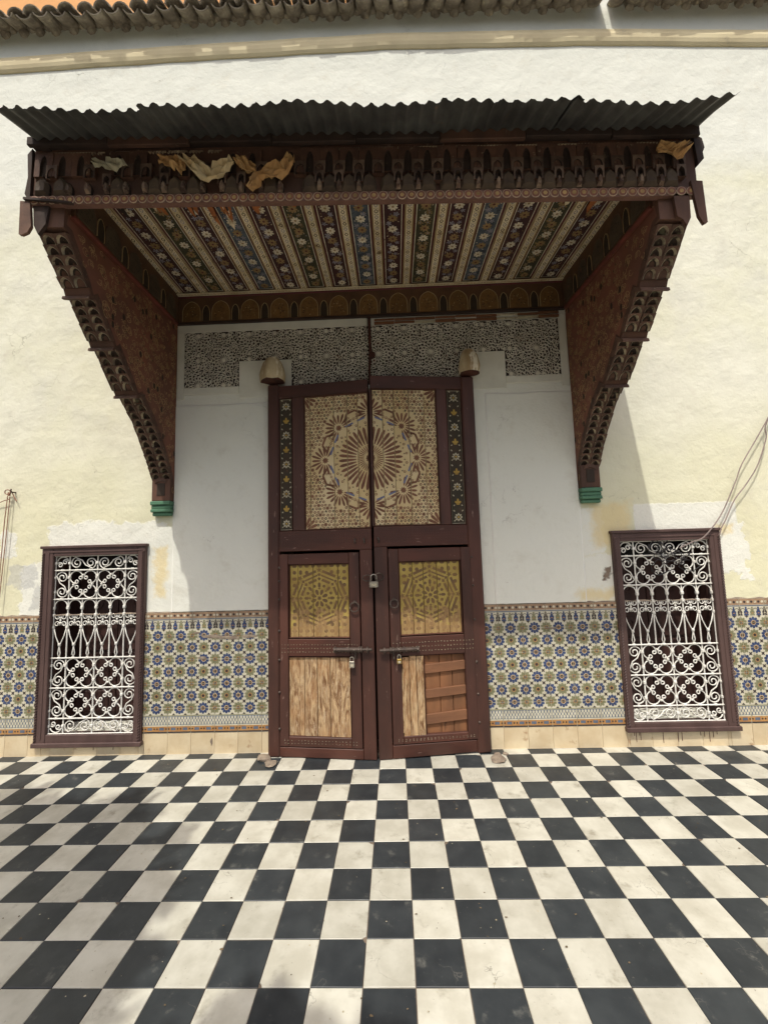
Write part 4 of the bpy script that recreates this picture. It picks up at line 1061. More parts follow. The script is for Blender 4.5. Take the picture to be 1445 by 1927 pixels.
def padlock(loc, wd, h, bm, lab, rz=0, sh=.035, dark=True):
    t = thing('padlock', (loc[0], loc[1], loc[2]-h), lab, 'padlock', rz=rz, local=True)
    b = MB(bm); b.box(-wd/2, -.009, 0, wd/2, .009, h, c=.004); bo = b.build('body', t)
    l = MB('strip_white'); l.box(-wd*.3, -.0098, h*.22, wd*.3, -.0088, h*.62); l.build('maker_plate', bo)
    k = MB('cable_black'); k.lathe([(.0035, 0), (.003, .001)], (0, -.0092, h*.1), 8, 'cable_black', 'y'); k.build('keyhole', bo)
    s = MB('steel'); r = wd*.33; s.tube([(-r, 0, h-.004), (-r, 0, h+sh*.55)]+[(r*math.cos(a), 0, h+sh*.55+r*math.sin(a)) for a in [math.pi*(1-i/8) for i in range(9)]]+[(r, 0, h-.004)], .0042, 6); s.build('shackle', t)
    return t
padlock((-.213, -.205, 1.402), .072, .05, 'steel', 'large silver padlock joining two iron rings across the door seam', sh=.058)
padlock(lf(LP0, LP1, .703, .772, -.042), .042, .052, 'steel', 'silver padlock hanging under a bolt over the bleached planks', -.1)
padlock(lf(RP0, RP1, .182, .782, -.042), .036, .040, 'brass', 'small brass padlock hanging under a bolt beside brown battens', .12)

# ================================================================== CANOPY
random.seed(17)
can = thing('canopy', (-.2, 0, 2.0), 'carved and painted wooden door canopy on brackets under corrugated sheets', 'canopy')
def sag(v):
    x, y, z = v; return (x, y, z-.15*min(max(-y/1.33, 0), 1.3)*min(max((x+2.2)/4.0, 0), 1.05))
CX0, CX1 = -1.972, 1.558; CZ = 4.06
# ceiling: boards and battens
NB = 15; pitch = (CX1-CX0-.06)/NB; fx = CX0+.03
def daisy(P, x, y, r, mt, a, ctr='ceil_ochre', n=8):
    for k in range(n): P.petal(x, y, r*.22, r, r*.46, a+2*math.pi*k/n, mt, 2, .4)
    P.ell(x, y, r*.27, r*.27, 0, ctr, 3, 6)
def cbox(mb, x0, x1, y0, y1, z0, z1, mt): 
    n = 4
    for i in range(n): mb.box(x0, y0+(y1-y0)*i/n, z0, x1, y0+(y1-y0)*(i+1)/n, z1, mt)
seq = ['ceil_red', 'ceil_green', 'ceil_red', 'ceil_blue']
for b in range(NB):
    base = seq[b % 4]; x0, x1 = fx+b*pitch+.033, fx+(b+1)*pitch-.033; P = Paint(); cx = (x0+x1)/2; ya, yb = -1.28, -.045
    P.frame(x0+.016, x1-.016, ya, yb-.012, .006, 'ceil_white'); P.rect(x0, x0+.014, ya, yb, 'ceil_maroon', 1); P.rect(x1-.014, x1, ya, yb, 'ceil_maroon', 1); P.rect(x0, x1, yb-.010, yb, 'ceil_maroon', 1)
    y = yb-.06; k = 0
    while y > ya:
        c = ('ceil_white', 'ceil_ochre')[(k+b) % 2]
        daisy(P, cx+U(-.006, .006), y, .037, c, R(), 'ceil_ochre' if c == 'ceil_white' else 'ceil_maroon')
        for _ in range(2): daisy(P, cx+random.choice((-1, 1))*U(.018, .036), y-.055+U(-.018, .018), U(.016, .026), 'ceil_lilac' if base != 'ceil_green' else 'ceil_ochre', R(), 'ceil_lilac', 5)
        for _ in range(7): P.ell(cx+U(-.045, .045), y+U(-.055, .055), .007, .0035, R()*3, random.choice(('ceil_ochre', 'ceil_lilac', 'ceil_cream')), 1, 5)
        y -= .108; k += 1
    if b in (0, 1, 2, 3, 4, 5, 13, 14):                    # weather-peeled stretches near the front edge
        for _ in range(11 if b < 6 else 5):
            py = ya+U(.0, .42 if b == 3 else .28); pts = [(U(.35, 1)*.03*math.cos(q), U(.5, 1)*.12*math.sin(q)) for q in [2*math.pi*i/7 for i in range(7)]]; ox = cx+U(-.035, .035)
            P.add([(ox+a, py+c) for a, c in pts], random.choice(('peeled_wood', 'peeled_wood', 'ceil_cream', 'ceil_black')), 4)
    mb = MB(base); cbox(mb, x0, x1, -1.28, -.004, CZ, CZ+.02, base)
    P.emit(mb, x0+.001, x1-.001, -1.28, -.005, lambda u, v, h: (u, v, CZ-.0001-h)); mb.build('ceiling_board', can, fn=sag)
for b in range(NB+1):
    x = fx+b*pitch; hw = .0325; P = Paint(); end = b in (0, NB); ya, yb = -1.28, -.03
    P.rect(x-hw, x-hw+.009, ya, yb, 'ceil_ochre', 1); P.rect(x+hw-.009, x+hw, ya, yb, 'ceil_ochre', 1)
    y = yb-.04; k = 0
    while y > ya:
        c = ('ceil_black', 'ceil_lilac')[k % 2]; r = .0175
        P.poly([(x, y-r), (x+r*.72, y), (x, y+r), (x-r*.72, y)], .0055, c, 1, True)
        for s_ in (-1, 1): P.ell(x+s_*.012, y-.027, .003, .006, s_*.5, 'ceil_black' if k % 2 else 'ceil_ochre', 1, 5); P.ell(x, y-.027, .003, .003, 0, 'ceil_lilac', 1, 5)
        y -= .055; k += 1
    mb = MB('ceil_cream'); cbox(mb, x-hw, x+hw, -1.28, -.004, CZ-.016, CZ+.01, 'ceil_cream'); P.emit(mb, x-hw, x+hw, -1.28, -.005, lambda u, v, h: (u, v, CZ-.0161-h)); mb.build('batten', can, fn=sag)
mb = MB('ceil_maroon'); P = Paint()                     # border mouldings where the ceiling meets the frieze
mb.box(CX0, -.032, CZ-.040, CX1, -.003, CZ-.018, 'ceil_maroon', c=.006)
mb.build('cornice', can, fn=sag)
mb = MB('ceil_cream'); P = Paint(); x = CX0
while x < CX1: P.ell(x, -.052, .013, .009, 0, 'ceil_ochre', 1, 6); P.ell(x, -.052, .007, .005, 0, 'ceil_cream', 2, 6); x += .030
mb.box(CX0, -.068, CZ-.026, CX1, -.0325, CZ-.0175, 'ceil_cream'); P.emit(mb, CX0, CX1, -.067, -.034, lambda u, v, h: (u, v, CZ-.0261-h)); mb.build('ceiling_border', can, fn=sag)
# broken splinters hanging from the rotten boards
for q in ((-1.36, -1.12, .34), (-1.22, -1.02, .30), (-1.02, -1.2, .2), (-.86, -1.22, .12), (1.36, -1.05, .3)):
    mb = MB('peeled_wood'); x, y, l = q; w_ = U(.012, .03); z = CZ-.02; a = U(-.3, .3)
    mb.prism([(x-w_, y-l/2), (x+w_*.6, y-l/2+.03), (x+w_, y), (x+w_*.3, y+l/2), (x-w_*.5, y+l/2-.05)], z-.012, z-.004, ax=2); mb.build('splinter', can, fn=sag)
# arcaded frieze on three sides
def frieze(name, length, place, n):
    mb = MB('frieze_brown'); 
    return mb
def arch_piece(wd, h, fill, line):
    mb = MB(fill, line); A = pointed(wd, h, 6, .42); P_ = [(x, z) for x, z in A]
    mb.prism(P_, 0, -.006, fill)
    for i in range(len(A)-1):
        a, b = A[i], A[i+1]; dx, dz = b[0]-a[0], b[1]-a[1]; l = math.hypot(dx, dz) or 1; nx, nz = -dz/l*.006, dx/l*.006
        mb.face([(a[0], -.0075, a[1]), (b[0], -.0075, b[1]), (b[0]+nx, -.0075, b[1]+nz), (a[0]+nx, -.0075, a[1]+nz)], line)
        mb.face([(a[0]+nx, -.0075, a[1]+nz), (b[0]+nx, -.0075, b[1]+nz), (b[0]+nx, 0, b[1]+nz), (a[0]+nx, 0, a[1]+nz)], line)
    if wd > .1:
        for k in range(26):
            x, z = U(-wd*.38, wd*.38), U(.015, h*.8)
            if abs(x) < wd*.42*(1-max(0, z-h*.42)/(h*.6)): mb.face([(x+.006*math.cos(q), -.0064, z+.004*math.sin(q)) for q in (0, 1.2, 2.5, 3.8, 5)], line if k % 3 == 0 else 'frieze_dark')
    return mb.mesh('arch')
AB = [arch_piece(.158, .185, 'frieze_gold', 'frieze_line') for _ in range(3)]; AF = arch_piece(.158, .185, 'frieze_faded', 'niche_wood'); AS = arch_piece(.062, .145, 'frieze_dark', 'frieze_line')
FZ0 = 3.775
fb = MB('frieze_brown'); fb.box(CX0, -.022, FZ0, CX1, -.0022, CZ-.02); fb.box(CX0, -.030, FZ0-.012, CX1, -.003, FZ0+.012, 'canopy_dark', c=.004); fo = fb.build('frieze', can)
n = 13; ap = (CX1-CX0)/n
for k in range(n):
    link('arch', AB[k % 3], fo, at((CX0+(k+.5)*ap, -.0222, FZ0+.02), fo)); 
    if k: link('arch', AS, fo, at((CX0+k*ap, -.0222, FZ0+.02), fo))
# brackets
PROF = [(0, 2.134), (-.022, 2.16), (-.03, 2.32), (-.11, 2.47), (-.205, 2.60), (-.345, 2.775), (-.515, 2.915), (-.56, 2.885), (-.60, 2.93), (-.80, 3.165), (-.835, 3.125), (-.87, 3.18), (-1.04, 3.395), (-1.08, 3.36), (-1.11, 3.42), (-1.285, 3.655), (-1.33, 3.66)]
def bracket(x0, x1, inner, lab):
    """inner: x of the face that looks at the door"""
    oth = x1 if inner == x0 else x0; sg = 1 if inner > oth else -1
    mb = MB('canopy_wood', 'panel_red', 'canopy_dark'); poly = [(y, z) for y, z in PROF]+[(-1.33, 4.19), (0, 4.19)]
    XA, XB = min(x0, x1), max(x0, x1)
    mb.prism(poly, XA, XB, 'canopy_wood', ax=0)
    # red painted face slightly proud
    def face(poly, mt, lift, xb=inner, s_=sg):
        mb.face([(xb+s_*lift, y, z) for y, z in poly], mt)
    core = [(y*.985, z+.035) for y, z in PROF if (y, z) not in ()]
    face([(-.004, 2.17)]+core[2:]+[(-1.30, 3.77), (-.004, 3.77)], 'panel_red', .002)
    face([(-.004, 2.17)]+core[2:]+[(-1.30, 4.18), (-.004, 4.18)], 'panel_red', .002, oth, -sg)
    br = mb.build('bracket', can, fn=sag); br['label'] = lab
    # painted scrolls
    P = Paint(); random.seed(41)
    def inside(y, z):
        zz = 9
        for (ya, za), (yb, zb) in zip(PROF[:-1], PROF[1:]):
            if yb <= y <= ya and ya != yb: zz = za+(zb-za)*(y-ya)/(yb-ya)
        return z > zz+.07 and z < 3.745 and y < -.02
    for _ in range(900):
        y, z = U(-1.2, -.01), U(2.2, 3.75)
        if not inside(y, z): continue
        a = R()*6.28; r = U(.012, .03)
        if y < -.95 and R() < .6: continue
        P.poly(arc(y, z, r, a, a+U(2.5, 5.2), 6), .0045, 'panel_gold', 1); P.poly(arc(y+r*.3, z, r*.45, a+1, a+5, 4), .004, 'panel_gold', 1)
        if R() < .25: P.ell(y+.02, z-.01, .012, .006, a, 'panel_green', 1, 6)
        if R() < .06: P.ell(y, z, .016, .026, 0, 'frieze_dark', 2, 8)
    for z in (3.752, 3.772): P.rect(-1.29, -.004, z-.004, z+.004, 'panel_line' if z < 3.76 else 'panel_gold', 3)
    pm = MB('panel_gold'); P.emit(pm, -1.3, -.004, 2.1, 4, lambda u, v, h: (inner+sg*(.0022+h), u, v))
    tag(pm.build('painted_scrolls', br, fn=sag), kind='stuff')
    # frieze along the flank
    fm = MB('frieze_brown'); fm.box(min(inner, inner+sg*.02), -1.28, FZ0, max(inner, inner+sg*.02), -.032, CZ-.017, 'frieze_brown')
    fm.box(min(inner, inner+sg*.026), -1.28, FZ0-.012, max(inner, inner+sg*.026), -.034, FZ0+.008, 'panel_line', c=.003); fm.build('flank_frieze', br, fn=sag)
    for k in range(5):
        for w_ in (0, 1):
            if w_ and k == 4: continue
            y = -.16-k*.255-(.1275 if w_ else 0); p = sag((inner+sg*.0203, y, FZ0+.02)); link('arch', AS if w_ else AF, br, at(p, br), (0, 0, math.pi/2 if sg > 0 else -math.pi/2))
    # muqarnas cells in pairs up the curved edge
    segs = [((-.032, 2.325), (-.50, 2.905), 12), ((-.585, 2.925), (-.79, 3.15), 5), ((-.86, 3.18), (-1.03, 3.38), 5), ((-1.095, 3.42), (-1.28, 3.64), 5)]
    segs = [((-.032, 2.325), (-.115, 2.475), 3), ((-.115, 2.475), (-.345, 2.772), 6), ((-.345, 2.772), (-.51, 2.905), 3)]+segs[1:]
    for (ya, za), (yb, zb), m_ in segs:
        ln = math.hypot(yb-ya, zb-za); ang = math.atan2(-(yb-ya), zb-za)      # lean outwards
        for i in range(m_):
            f = (i+.5)/m_; y, z = ya+(yb-ya)*f, za+(zb-za)*f; hh = ln/m_
            for s_ in (-1, 1):
                key = (round(hh, 3),)
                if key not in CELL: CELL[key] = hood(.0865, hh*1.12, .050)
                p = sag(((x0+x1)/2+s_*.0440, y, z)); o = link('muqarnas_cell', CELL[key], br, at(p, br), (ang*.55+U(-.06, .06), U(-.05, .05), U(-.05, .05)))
                # cell base sits half a row below its centre
                d = Vector((0, -math.sin(ang), math.cos(ang)))*(-hh*.5); o.location = Vector(o.location)+d
    for y, z in ((-.535, 2.90), (-.815, 3.143), (-1.06, 3.375)):               # lips between the tiers
        mb = MB('niche_wood', 'canopy_wood'); mb.prism([(y+.03, z+.035), (y-.045, z-.012), (y-.052, z-.034), (y-.03, z-.03), (y+.045, z+.012)], XA-.004, XB+.004, 'niche_wood', ax=0); mb.build('lip', br, fn=sag)
    mb = MB('canopy_wood', 'panel_red', 'frieze_dark'); mb.box(XA+.004, -.062, 2.135, XB-.004, -.002, 2.33, 'canopy_wood', c=.004); mb.box(XA+.05, -.066, 2.18, XB-.05, -.060, 2.29, 'frieze_dark', c=.002)
    mb.prism([(XA+.03, 2.29), (XA+.045, 2.325), ((XA+XB)/2, 2.355), (XB-.045, 2.325), (XB-.03, 2.29), ((XA+XB)/2, 2.31)], -.07, -.058, 'niche_wood'); mb.build('foot_block', br)
    g = MB('green_paint')
    for z0, z1, d in ((2.098, 2.134, .075), (2.066, 2.098, .062), (2.036, 2.066, .07), (2.005, 2.036, .05)): g.box(XA-.004+(.075-d)*.4, -d, z0, XB+.004-(.075-d)*.4, -.0015, z1-.001, c=.006)
    gg = g.build('green_foot', br); gg['label'] = 'green painted stepped wooden foot'
    return br
CELL = {}
bL = bracket(-2.150, -1.978, -1.978, 'curved bracket with painted inner face, beside the rope loop'); bR = bracket(1.566, 1.735, 1.566, 'curved bracket with painted inner face, beside the cables')
# fascia
FX0, FX1, FY = -2.175, 1.795, -1.335
mb = MB('canopy_wood', 'canopy_dark', 'niche_cream'); n = 16
for i in range(n):
    a, b = FX0+(FX1-FX0)*i/n, FX0+(FX1-FX0)*(i+1)/n
    mb.box(a, FY, 3.81, b, FY+.02, 4.185, 'canopy_wood'); mb.box(a, FY-.03, 4.165, b, FY+.02, 4.215, 'canopy_dark')
fa = mb.build('fascia', can, fn=sag)
mb = MB('canopy_dark', 'canopy_wood')
for i in range(8):
    a, b = FX0-.01+(FX1-FX0+.02)*i/8, FX0-.01+(FX1-FX0+.02)*(i+1)/8; mb.box(a, FY-.055, 4.150-.012*(i % 2), b-.002, FY-.028, 4.205, 'canopy_wood' if i in (1, 5) else 'canopy_dark', c=.004)
mb.build('edge_beam', can, fn=sag)
mb = MB('niche_cream'); x = FX0+.02
while x < FX1-.02:
    if not (-1.0 < x < -.3) and R() < .9: mb.tube([(x, FY-.006, 4.125), (x+.012, FY-.013, 4.131), (x+.024, FY-.006, 4.137)], .006, 5)
    x += .019
tag(mb.build('rope_trim', fa, fn=sag), kind='stuff')
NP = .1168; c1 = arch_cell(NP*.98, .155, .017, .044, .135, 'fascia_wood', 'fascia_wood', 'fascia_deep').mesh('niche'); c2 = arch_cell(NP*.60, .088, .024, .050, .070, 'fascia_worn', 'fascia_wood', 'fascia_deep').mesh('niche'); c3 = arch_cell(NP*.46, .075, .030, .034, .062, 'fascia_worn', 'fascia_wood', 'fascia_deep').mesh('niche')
def ogee(mt, wd, h, d):
    mb = MB(mt, 'niche_shadow'); 
    A = [(-wd/2, 0), (-wd*.52, h*.35), (-wd*.5, h*.52), (-wd*.40, h*.68), (-wd*.24, h*.80), (-wd*.08, h*.88), (0, h), (wd*.08, h*.88), (wd*.24, h*.80), (wd*.40, h*.68), (wd*.5, h*.52), (wd*.52, h*.35), (wd/2, 0)]; c = (0, -d, h*.45)
    for i in range(len(A)):
        p, q = A[i], A[(i+1) % len(A)]; p2, q2 = (p[0]*.62, p[1]*.62+h*.16), (q[0]*.62, q[1]*.62+h*.16)
        mb.face([(p[0], -d*.45, p[1]), (q[0], -d*.45, q[1]), (q2[0], -d, q2[1]), (p2[0], -d, p2[1])], mt); mb.face([(p2[0], -d, p2[1]), (q2[0], -d, q2[1]), (0, -d*.92, h*.42)], mt)
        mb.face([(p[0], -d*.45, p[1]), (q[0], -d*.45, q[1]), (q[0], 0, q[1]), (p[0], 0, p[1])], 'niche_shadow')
    return mb.mesh('pendant')
og1, og2 = ogee('fascia_olive', .088, .125, .036), ogee('fascia_cream', .030, .075, .043)
nn = int((FX1-FX0-.02)/NP); random.seed(23)
slope = -.15/4.0
for k in range(nn):
    x = FX0+.01+(k+.5)*NP; ry = -math.atan(slope)
    def put(me, name, xx, z, dy=0):
        p = sag((xx, FY+.0, z)); link(name, me, fa, at((p[0], p[1]+dy, p[2]), fa), (U(-.02, .02), ry+U(-.02, .02), U(-.02, .02)))
    worn = x < -.55
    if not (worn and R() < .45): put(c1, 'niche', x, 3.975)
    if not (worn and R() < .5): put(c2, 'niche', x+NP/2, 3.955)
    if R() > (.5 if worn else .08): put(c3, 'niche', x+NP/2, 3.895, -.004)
    if R() > (.35 if worn else .03): put(og1, 'pendant', x, 3.846)
    if R() > .2: put(og2, 'pendant', x+NP/2, 3.848+U(-.004, .004))
mb = MB('canopy_wood')
for i in range(16):
    a, b = FX0+(FX1-FX0)*i/16, FX0+(FX1-FX0)*(i+1)/16; mb.box(a, FY-.020, 3.786, b, FY+.016, 3.842, 'band_paint')
fbm = mb.build('rosette_band', fa, fn=sag)
mb = MB('panel_red', 'frieze_gold', 'frieze_line'); mb.lathe([(.0272, 0), (.0272, .003), (.024, .004)], (0, 0, 0), 12, 'ros_line', 'y'); mb.lathe([(.0235, .003), (.023, .0048)], (0, 0, 0), 12, 'panel_red', 'y'); mb.lathe([(.0140, .004), (.012, .0065)], (0, 0, 0), 6, 'ros_gold', 'y'); ro = mb.mesh('rosette')
x = FX0+.03; k = 0
while x < FX1-.02:
    p = sag((x, FY-.0202, 3.8135)); link('rosette', ro, fa, at(p, fa), (0, ry+U(-.1, .1), 0)); x += .0555; k += 1
# loose boards at the fascia ends
def scrap(name, poly, y0, y1, mt, fn=sag): 
    b = MB(mt); b.prism(poly, y0, y1, mt); return b.build(name, can, fn=fn)
scrap('loose_board', [(-2.225, 3.805), (-2.165, 3.80), (-2.150, 3.64), (-2.17, 3.60), (-2.205, 3.585), (-2.222, 3.59)], FY-.03, FY-.012, 'niche_wood')
scrap('loose_board', [(-2.16, 3.80), (-2.06, 3.80), (-2.075, 3.67), (-2.10, 3.635), (-2.12, 3.60), (-2.15, 3.66)], FY-.012, FY+.01, 'canopy_dark')
scrap('loose_board', [(1.735, 3.87), (1.80, 3.865), (1.805, 3.61), (1.785, 3.60), (1.76, 3.65)], FY-.035, FY-.015, 'canopy_wood')
scrap('loose_board', [(1.64, 3.80), (1.73, 3.80), (1.725, 3.65), (1.70, 3.60), (1.68, 3.64), (1.65, 3.66)], FY-.02, FY+.0, 'canopy_wood')
scrap('end_board', [(1.785, 4.18), (1.835, 4.15), (1.845, 4.09), (1.832, 4.06), (1.835, 4.02), (1.80, 3.98)], FY-.02, FY+.3, 'canopy_dark')
scrap('end_board', [(-2.176, 4.16), (-2.205, 4.12), (-2.195, 3.97), (-2.21, 3.86), (-2.176, 3.80)], FY-.02, FY+.3, 'canopy_dark')
scrap('bead', [(-2.20, 3.822), (-1.98, 3.80), (-1.90, 3.785), (-1.90, 3.778), (-2.0, 3.79), (-2.20, 3.808)], FY-.04, FY-.02, 'canopy_dark')
# corrugated sheets
sx_ = [(-2.150, -1.30, .0, -.015), (-1.33, -.48, .006, .008), (-.52, .33, .012, .004), (.28, 1.02, .008, .0), (.96, 1.815, .014, -.012)]
for si, (x0, x1, dz, dy) in enumerate(sx_):
    mb = MB('tin'); pw = .0765; nx = int((x1-x0)/pw*8); rows = []
    for yy in (-1.655-dy, -1.5, -1.30, -.8, -.02):
        row = []
        for i in range(nx+1):
            x = x0+(x1-x0)*i/nx; wv = math.cos(2*math.pi*(x+2.15)/pw)
            e = (.010*math.sin(x*7+si)+U(-.004, .004)) if yy < -1.55 else 0
            cr = (.03*max(0, (x-1.3)/.5)**2 if yy < -1.4 else 0)
            row.append((x+(0.0), yy+e, 4.090+.012*math.sin(x*2.3+si*2)*(1 if yy < -1.4 else .3)+.38*(yy+1.62)+dz+.0115*wv+cr))
        rows.append(row)
    for a, b in zip(rows[:-1], rows[1:]):
        for i in range(nx): mb.face([a[i], a[i+1], b[i+1], b[i]])
    mb.build('roof_sheet', can, fn=sag, smooth=True, recalc=False)
mb = MB('canopy_dark')
for x in (-2.1, -1.3, -.5, .3, 1.1, 1.75): mb.prism([(-1.36, 4.16), (-1.30, 4.19), (-.01, 4.53), (-.01, 4.42), (-1.2, 4.14)], x-.03, x+.03, ax=0)
mb.box(-2.15, -1.34, 4.185, 1.78, -1.30, 4.205); mb.build('rafters', can, fn=sag)

# ================================================================== LOOSE THINGS
random.seed(51)
def rag(spine, wds, mt, lab, seed, y=-1.40):
    random.seed(seed); b0 = sag((spine[0][0], y, spine[0][1]))
    mb = MB(mt); n = 7; rows = []; m_ = len(spine); S = []
    for i in range(m_-1):
        for k in range(3): f = k/3; S.append((spine[i][0]*(1-f)+spine[i+1][0]*f, spine[i][1]*(1-f)+spine[i+1][1]*f, wds[i]*(1-f)+wds[i+1]*f))
    S.append((*spine[-1], wds[-1]))
    for i, (x, z, wd) in enumerate(S):
        a = S[max(0, i-1)]; c = S[min(len(S)-1, i+1)]; d = Vector((c[0]-a[0], c[1]-a[1])); d.normalize(); nx, nz = -d.y, d.x; row = []
        for k in range(n):
            t = (k/(n-1)-.5)*wd*U(.85, 1.15); row.append((x+nx*t+U(-.006, .006), y+.018*math.sin(k*1.9+i*1.1+seed)+U(-.012, .012), z+nz*t+U(-.006, .006)))
        rows.append(row)
    for a, b in zip(rows[:-1], rows[1:]):
        for k in range(n-1): mb.face([a[k], a[k+1], b[k+1], b[k]])
    o = mb.build('cloth_scrap', off=(spine[0][0], y, spine[0][1])); o.location = (spine[0][0], y, spine[0][1])
    md = o.modifiers.new('thick', 'SOLIDIFY'); md.thickness = .003
    return tag(o, lab, 'rag')
rag([(-1.76, 4.00), (-1.69, 3.985), (-1.63, 3.975), (-1.57, 3.985)], [.03, .05, .06, .03], 'rag_grey', 'small greyish rag caught on the fascia', 1)
rag([(-1.36, 4.00), (-1.30, 3.985), (-1.24, 3.965), (-1.22, 3.92)], [.05, .07, .08, .04], 'rag_tan', 'narrow brown rag beside the long pale one on the fascia', 2)
rag([(-1.22, 4.0), (-1.14, 3.95), (-1.05, 3.87), (-.98, 3.92), (-.92, 3.965)], [.05, .07, .09, .08, .05], 'rag_pale', 'long pale sagging rag on the canopy fascia', 3)
rag([(-.89, 3.985), (-.86, 3.95), (-.83, 3.92), (-.78, 3.90)], [.04, .07, .07, .03], 'rag_tan', 'short pointed tan rag between two larger rags', 4)
rag([(-.57, 3.97), (-.62, 3.90), (-.70, 3.88), (-.77, 3.85), (-.81, 3.77)], [.06, .11, .09, .07, .03], 'rag_tan', 'largest bright tan rag hanging lowest from the fascia', 5)
rag([(1.55, 3.92), (1.61, 3.90), (1.65, 3.87), (1.72, 3.915)], [.05, .07, .08, .04], 'rag_tan', 'lone tan rag at the fascia end above the cables', 6)
def wire(name, pts, r, mt, lab, cat='cable', n=5):
    b = MB(mt); P = [Vector(p) for p in pts]; S = []
    for i in range(len(P)-1):
        p0, p1, p2, p3 = P[max(0, i-1)], P[i], P[i+1], P[min(len(P)-1, i+2)]
        for k in range(5):
            t = k/5; S.append(.5*((2*p1)+(p2-p0)*t+(2*p0-5*p1+4*p2-p3)*t*t+(3*p1-p0-3*p2+p3)*t**3))
    S.append(P[-1]); b.tube(S, r, n, mt); o = b.build(name, off=tuple(P[-1])); o.location = P[-1]
    return tag(o, lab, cat)
wire('cable', [(3.9, -.04, 3.8), (3.45, -.05, 3.10), (3.187, -.05, 2.679), (3.07, -.05, 2.50), (2.932, -.05, 2.295), (2.869, -.05, 2.157), (2.785, -.05, 1.992), (2.731, -.05, 1.895), (2.649, -.058, 1.79), (2.543, -.058, 1.682), (2.464, -.045, 1.65), (2.36, -.03, 1.6)], .0052, 'cable_grey', 'thin grey cable sloping down into the grille')
wire('cable', [(3.9, -.05, 3.75), (3.5, -.06, 3.10), (3.185, -.05, 2.66), (3.159, -.05, 2.518), (3.066, -.05, 2.29), (2.952, -.05, 2.125), (2.837, -.05, 1.99), (2.748, -.05, 1.826), (2.70, -.055, 1.755), (2.68, -.06, 1.70)], .0052, 'cable_grey', 'thin grey cable ending behind the frame corner of the window')
random.seed(61)
mb = MB('cable_black')
for k in range(10):
    cx, cz = U(2.16, 2.46), U(1.42, 1.64); r = U(.03, .11); a0 = R()*6.28; 
    mb.tube([(cx+r*math.cos(a0+q)*U(.8, 1.2), -.022+U(-.012, .006), cz+r*.7*math.sin(a0+q)*U(.8, 1.2)) for q in [U(3, 6)*i/12 for i in range(12)]], .0034, 5)
o = mb.build('cable_tangle', off=(2.3, -.03, 1.5)); o.location = (2.3, -.03, 1.5); tag(o, 'tangle of black cables wound through the grille scrolls', 'cables')
rope = MB('rope')
rope.tube([(-3.468, -.03, 2.226), (-3.483, -.03, 2.007), (-3.494, -.03, 1.658), (-3.50, -.03, 1.42)], .004, 5); rope.tube([(-3.444, -.034, 2.218), (-3.458, -.034, 1.85), (-3.478, -.034, 1.466), (-3.49, -.034, 1.2)], .004, 5)
rope.tube([(-3.468+.025*math.cos(a), -.035, 2.262+.02*math.sin(a)) for a in [6.283*i/12 for i in range(12)]], .0042, 5, closed=True)
rope.tube([(-3.43, -.03, 2.26), (-3.41, -.03, 2.22), (-3.385, -.03, 2.176)], .0045, 5); rope.tube([(-3.45, -.03, 2.2), (-3.5, -.03, 2.185), (-3.6, -.02, 2.15)], .004, 5)
for q in range(4): rope.tube([(-3.45+U(-.015, .015), -.035, 2.24+U(-.02, .02)) for _ in range(4)], .005, 5)
o = rope.build('rope', off=(-3.45, 0, 2.24)); o.location = (-3.45, 0, 2.24); tag(o, 'thin knotted rope hanging from a hook in the plaster', 'rope')
hk = MB('iron'); hk.tube([(-3.425, 0.02, 2.262), (-3.425, -.04, 2.258), (-3.425, -.05, 2.275), (-3.425, -.045, 2.285)], .007, 6); hk.build('hook', o, off=(-3.45, 0, 2.24))
def stone(x, y, r, mt, lab, fl=.5, grp=None):
    mb = MB(mt); bm = bmesh.new(); bmesh.ops.create_icosphere(bm, subdivisions=2, radius=r)
    for v in bm.verts: v.co = Vector((v.co.x*1.2, v.co.y, max(v.co.z*fl, -r*.2)))*U(.75, 1.15)
    me = bpy.data.meshes.new('stone'); bm.to_mesh(me); bm.free(); me.materials.append(MATS[mt]); zmin = min(v.co.z for v in me.vertices)
    o = link('mortar_lump', me, None, (x, y, -zmin-.002), (0, 0, R()*6)); return tag(o, lab, 'mortar lump', grp)
stone(-1.14, -.12, .055, 'mortar', 'flat broken mortar lump by the foot of the bleached plank leaf', .35)
stone(-1.06, -.20, .05, 'mortar', 'low crumbled mortar patch before the bleached plank leaf', .18)
stone(.735, -.13, .032, 'mortar', 'dark mortar lump by the foot of the patched leaf', .7); stone(.80, -.10, .022, 'mortar', 'smaller mortar lump beside the dark one near the patched leaf', .7); stone(.72, -.19, .06, 'mortar', 'low crumbled mortar patch before the patched leaf', .16)
mb = MB('litter')                                   # crumbs, bird droppings and leaf bits
for _ in range(150):
    x, y = U(-3, 3), U(-2.1, -.05); r = U(.002, .007); a = R()*6; z = .0016+U(0, .001)
    mb.face([(x+r*U(.6, 1.6)*math.cos(a+q), y+r*U(.5, 1)*math.sin(a+q), z+U(0, .003)) for q in (0, 1.3, 2.5, 3.7, 5)])
lm = MB('strip_white')
for _ in range(170):
    x, y = U(-3, 3), U(-2.1, -.05); r = U(.0015, .005); a = R()*6
    lm.face([(x+r*U(.6, 1.3)*math.cos(a+q), y+r*U(.6, 1.3)*math.sin(a+q), .0018) for q in (0, 1.1, 2.2, 3.3, 4.4, 5.4)])
tag(lm.build('lime_specks', floor), kind='stuff')
tag(mb.build('floor_litter'), 'scattered crumbs and leaf bits on the checkered floor', 'litter', kind='stuff')

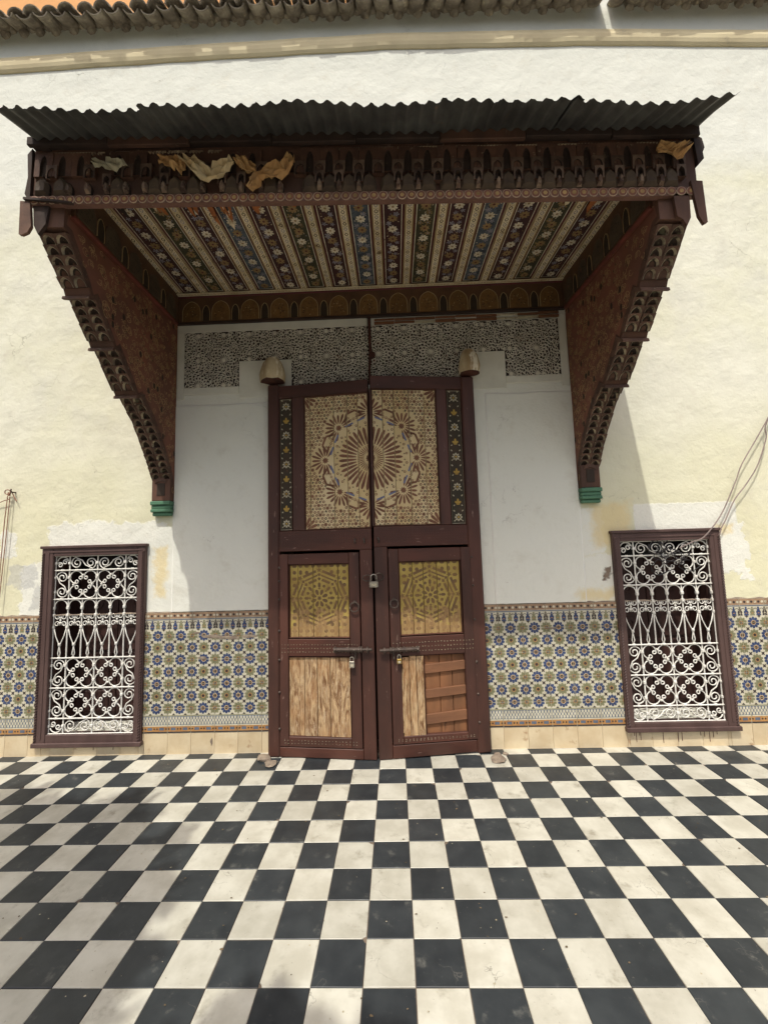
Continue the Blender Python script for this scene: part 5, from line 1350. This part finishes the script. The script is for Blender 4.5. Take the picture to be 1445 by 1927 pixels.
# ================================================================== TREE outside the frame that shades the floor
random.seed(71)
def lift(x, y, h): return (x-SUN.x/SUN.z*-1*0+ -SUN.x*(h/-SUN.z), y-SUN.y*(h/-SUN.z), h)
tb = (-5.0, -6.4, 0)
tree = thing('tree', tb, 'leafy courtyard tree whose crown shades the floor', 'tree')
SH = [(-3.1, -.95, .42), (-2.55, -1.05, .42), (-2.15, -.98, .30), (-1.78, -1.0, .24), (-2.2, -1.5, .45), (-1.62, -1.28, .22), (-1.75, -1.75, .42), (-1.50, -1.55, .20), (-1.55, -2.2, .42), (-2.6, -1.9, .6), (-1.95, -.72, .16), (-1.42, -1.05, .10), (-2.4, -2.6, .7), (-1.3, -1.42, .12), (-.95, -2.45, .38), (-.42, -2.22, .26), (-1.35, -1.95, .26), (-1.28, -1.68, .16), (-1.25, -2.25, .2), (-2.0, -1.25, .4), (-2.7, -.78, .3), (-.62, -2.05, .12), (-3.2, -1.6, .5), (-1.6, -2.9, .7), (-.4, -2.9, .6), (-3.3, -2.6, .7), (-.12, -2.12, .10)]
cr = MB('leaf')
for cx, cy, r in SH:
    subs = []
    for _ in range(max(6, int(70*(r/.4)**1.7))):
        q, rr = R()*6.283, r*math.sqrt(R())*U(.75, 1.05); subs.append((cx+rr*math.cos(q), cy+rr*math.sin(q), U(4.2, 6.6)))
    for sx0, sy0, h0 in subs:
        for _ in range(13):
            x, y, z = lift(sx0+random.gauss(0, .05), sy0+random.gauss(0, .05), h0+random.gauss(0, .12))
            s = U(.035, .075); d = Vector((U(-1, 1), U(-1, 1), U(-.6, .6))).normalized(); e = d.cross(Vector((U(-1, 1), U(-1, 1), U(-1, 1)))).normalized()*s*.5; d *= s; c = Vector((x, y, z))
            cr.face([c-d, c-d*.2+e, c+d*.5+e*.8, c+d, c+d*.5-e*.8, c-d*.2-e])
cr.build('crown', tree, recalc=False)
tk = MB('bark'); hub = Vector((-4.3, -5.6, 3.2))
tk.tube([tb, (-4.9, -6.25, 1.0), (-4.65, -5.95, 2.1), hub], [.20, .16, .14, .11], 8)
for cx, cy, r in SH:
    e = Vector(lift(cx, cy, U(5.0, 5.8))); mid = hub*.5+e*.5+Vector((0, 0, .35)); tk.tube([hub, mid, e], [.05, .03, .008], 5)
tk.build('trunk', tree)
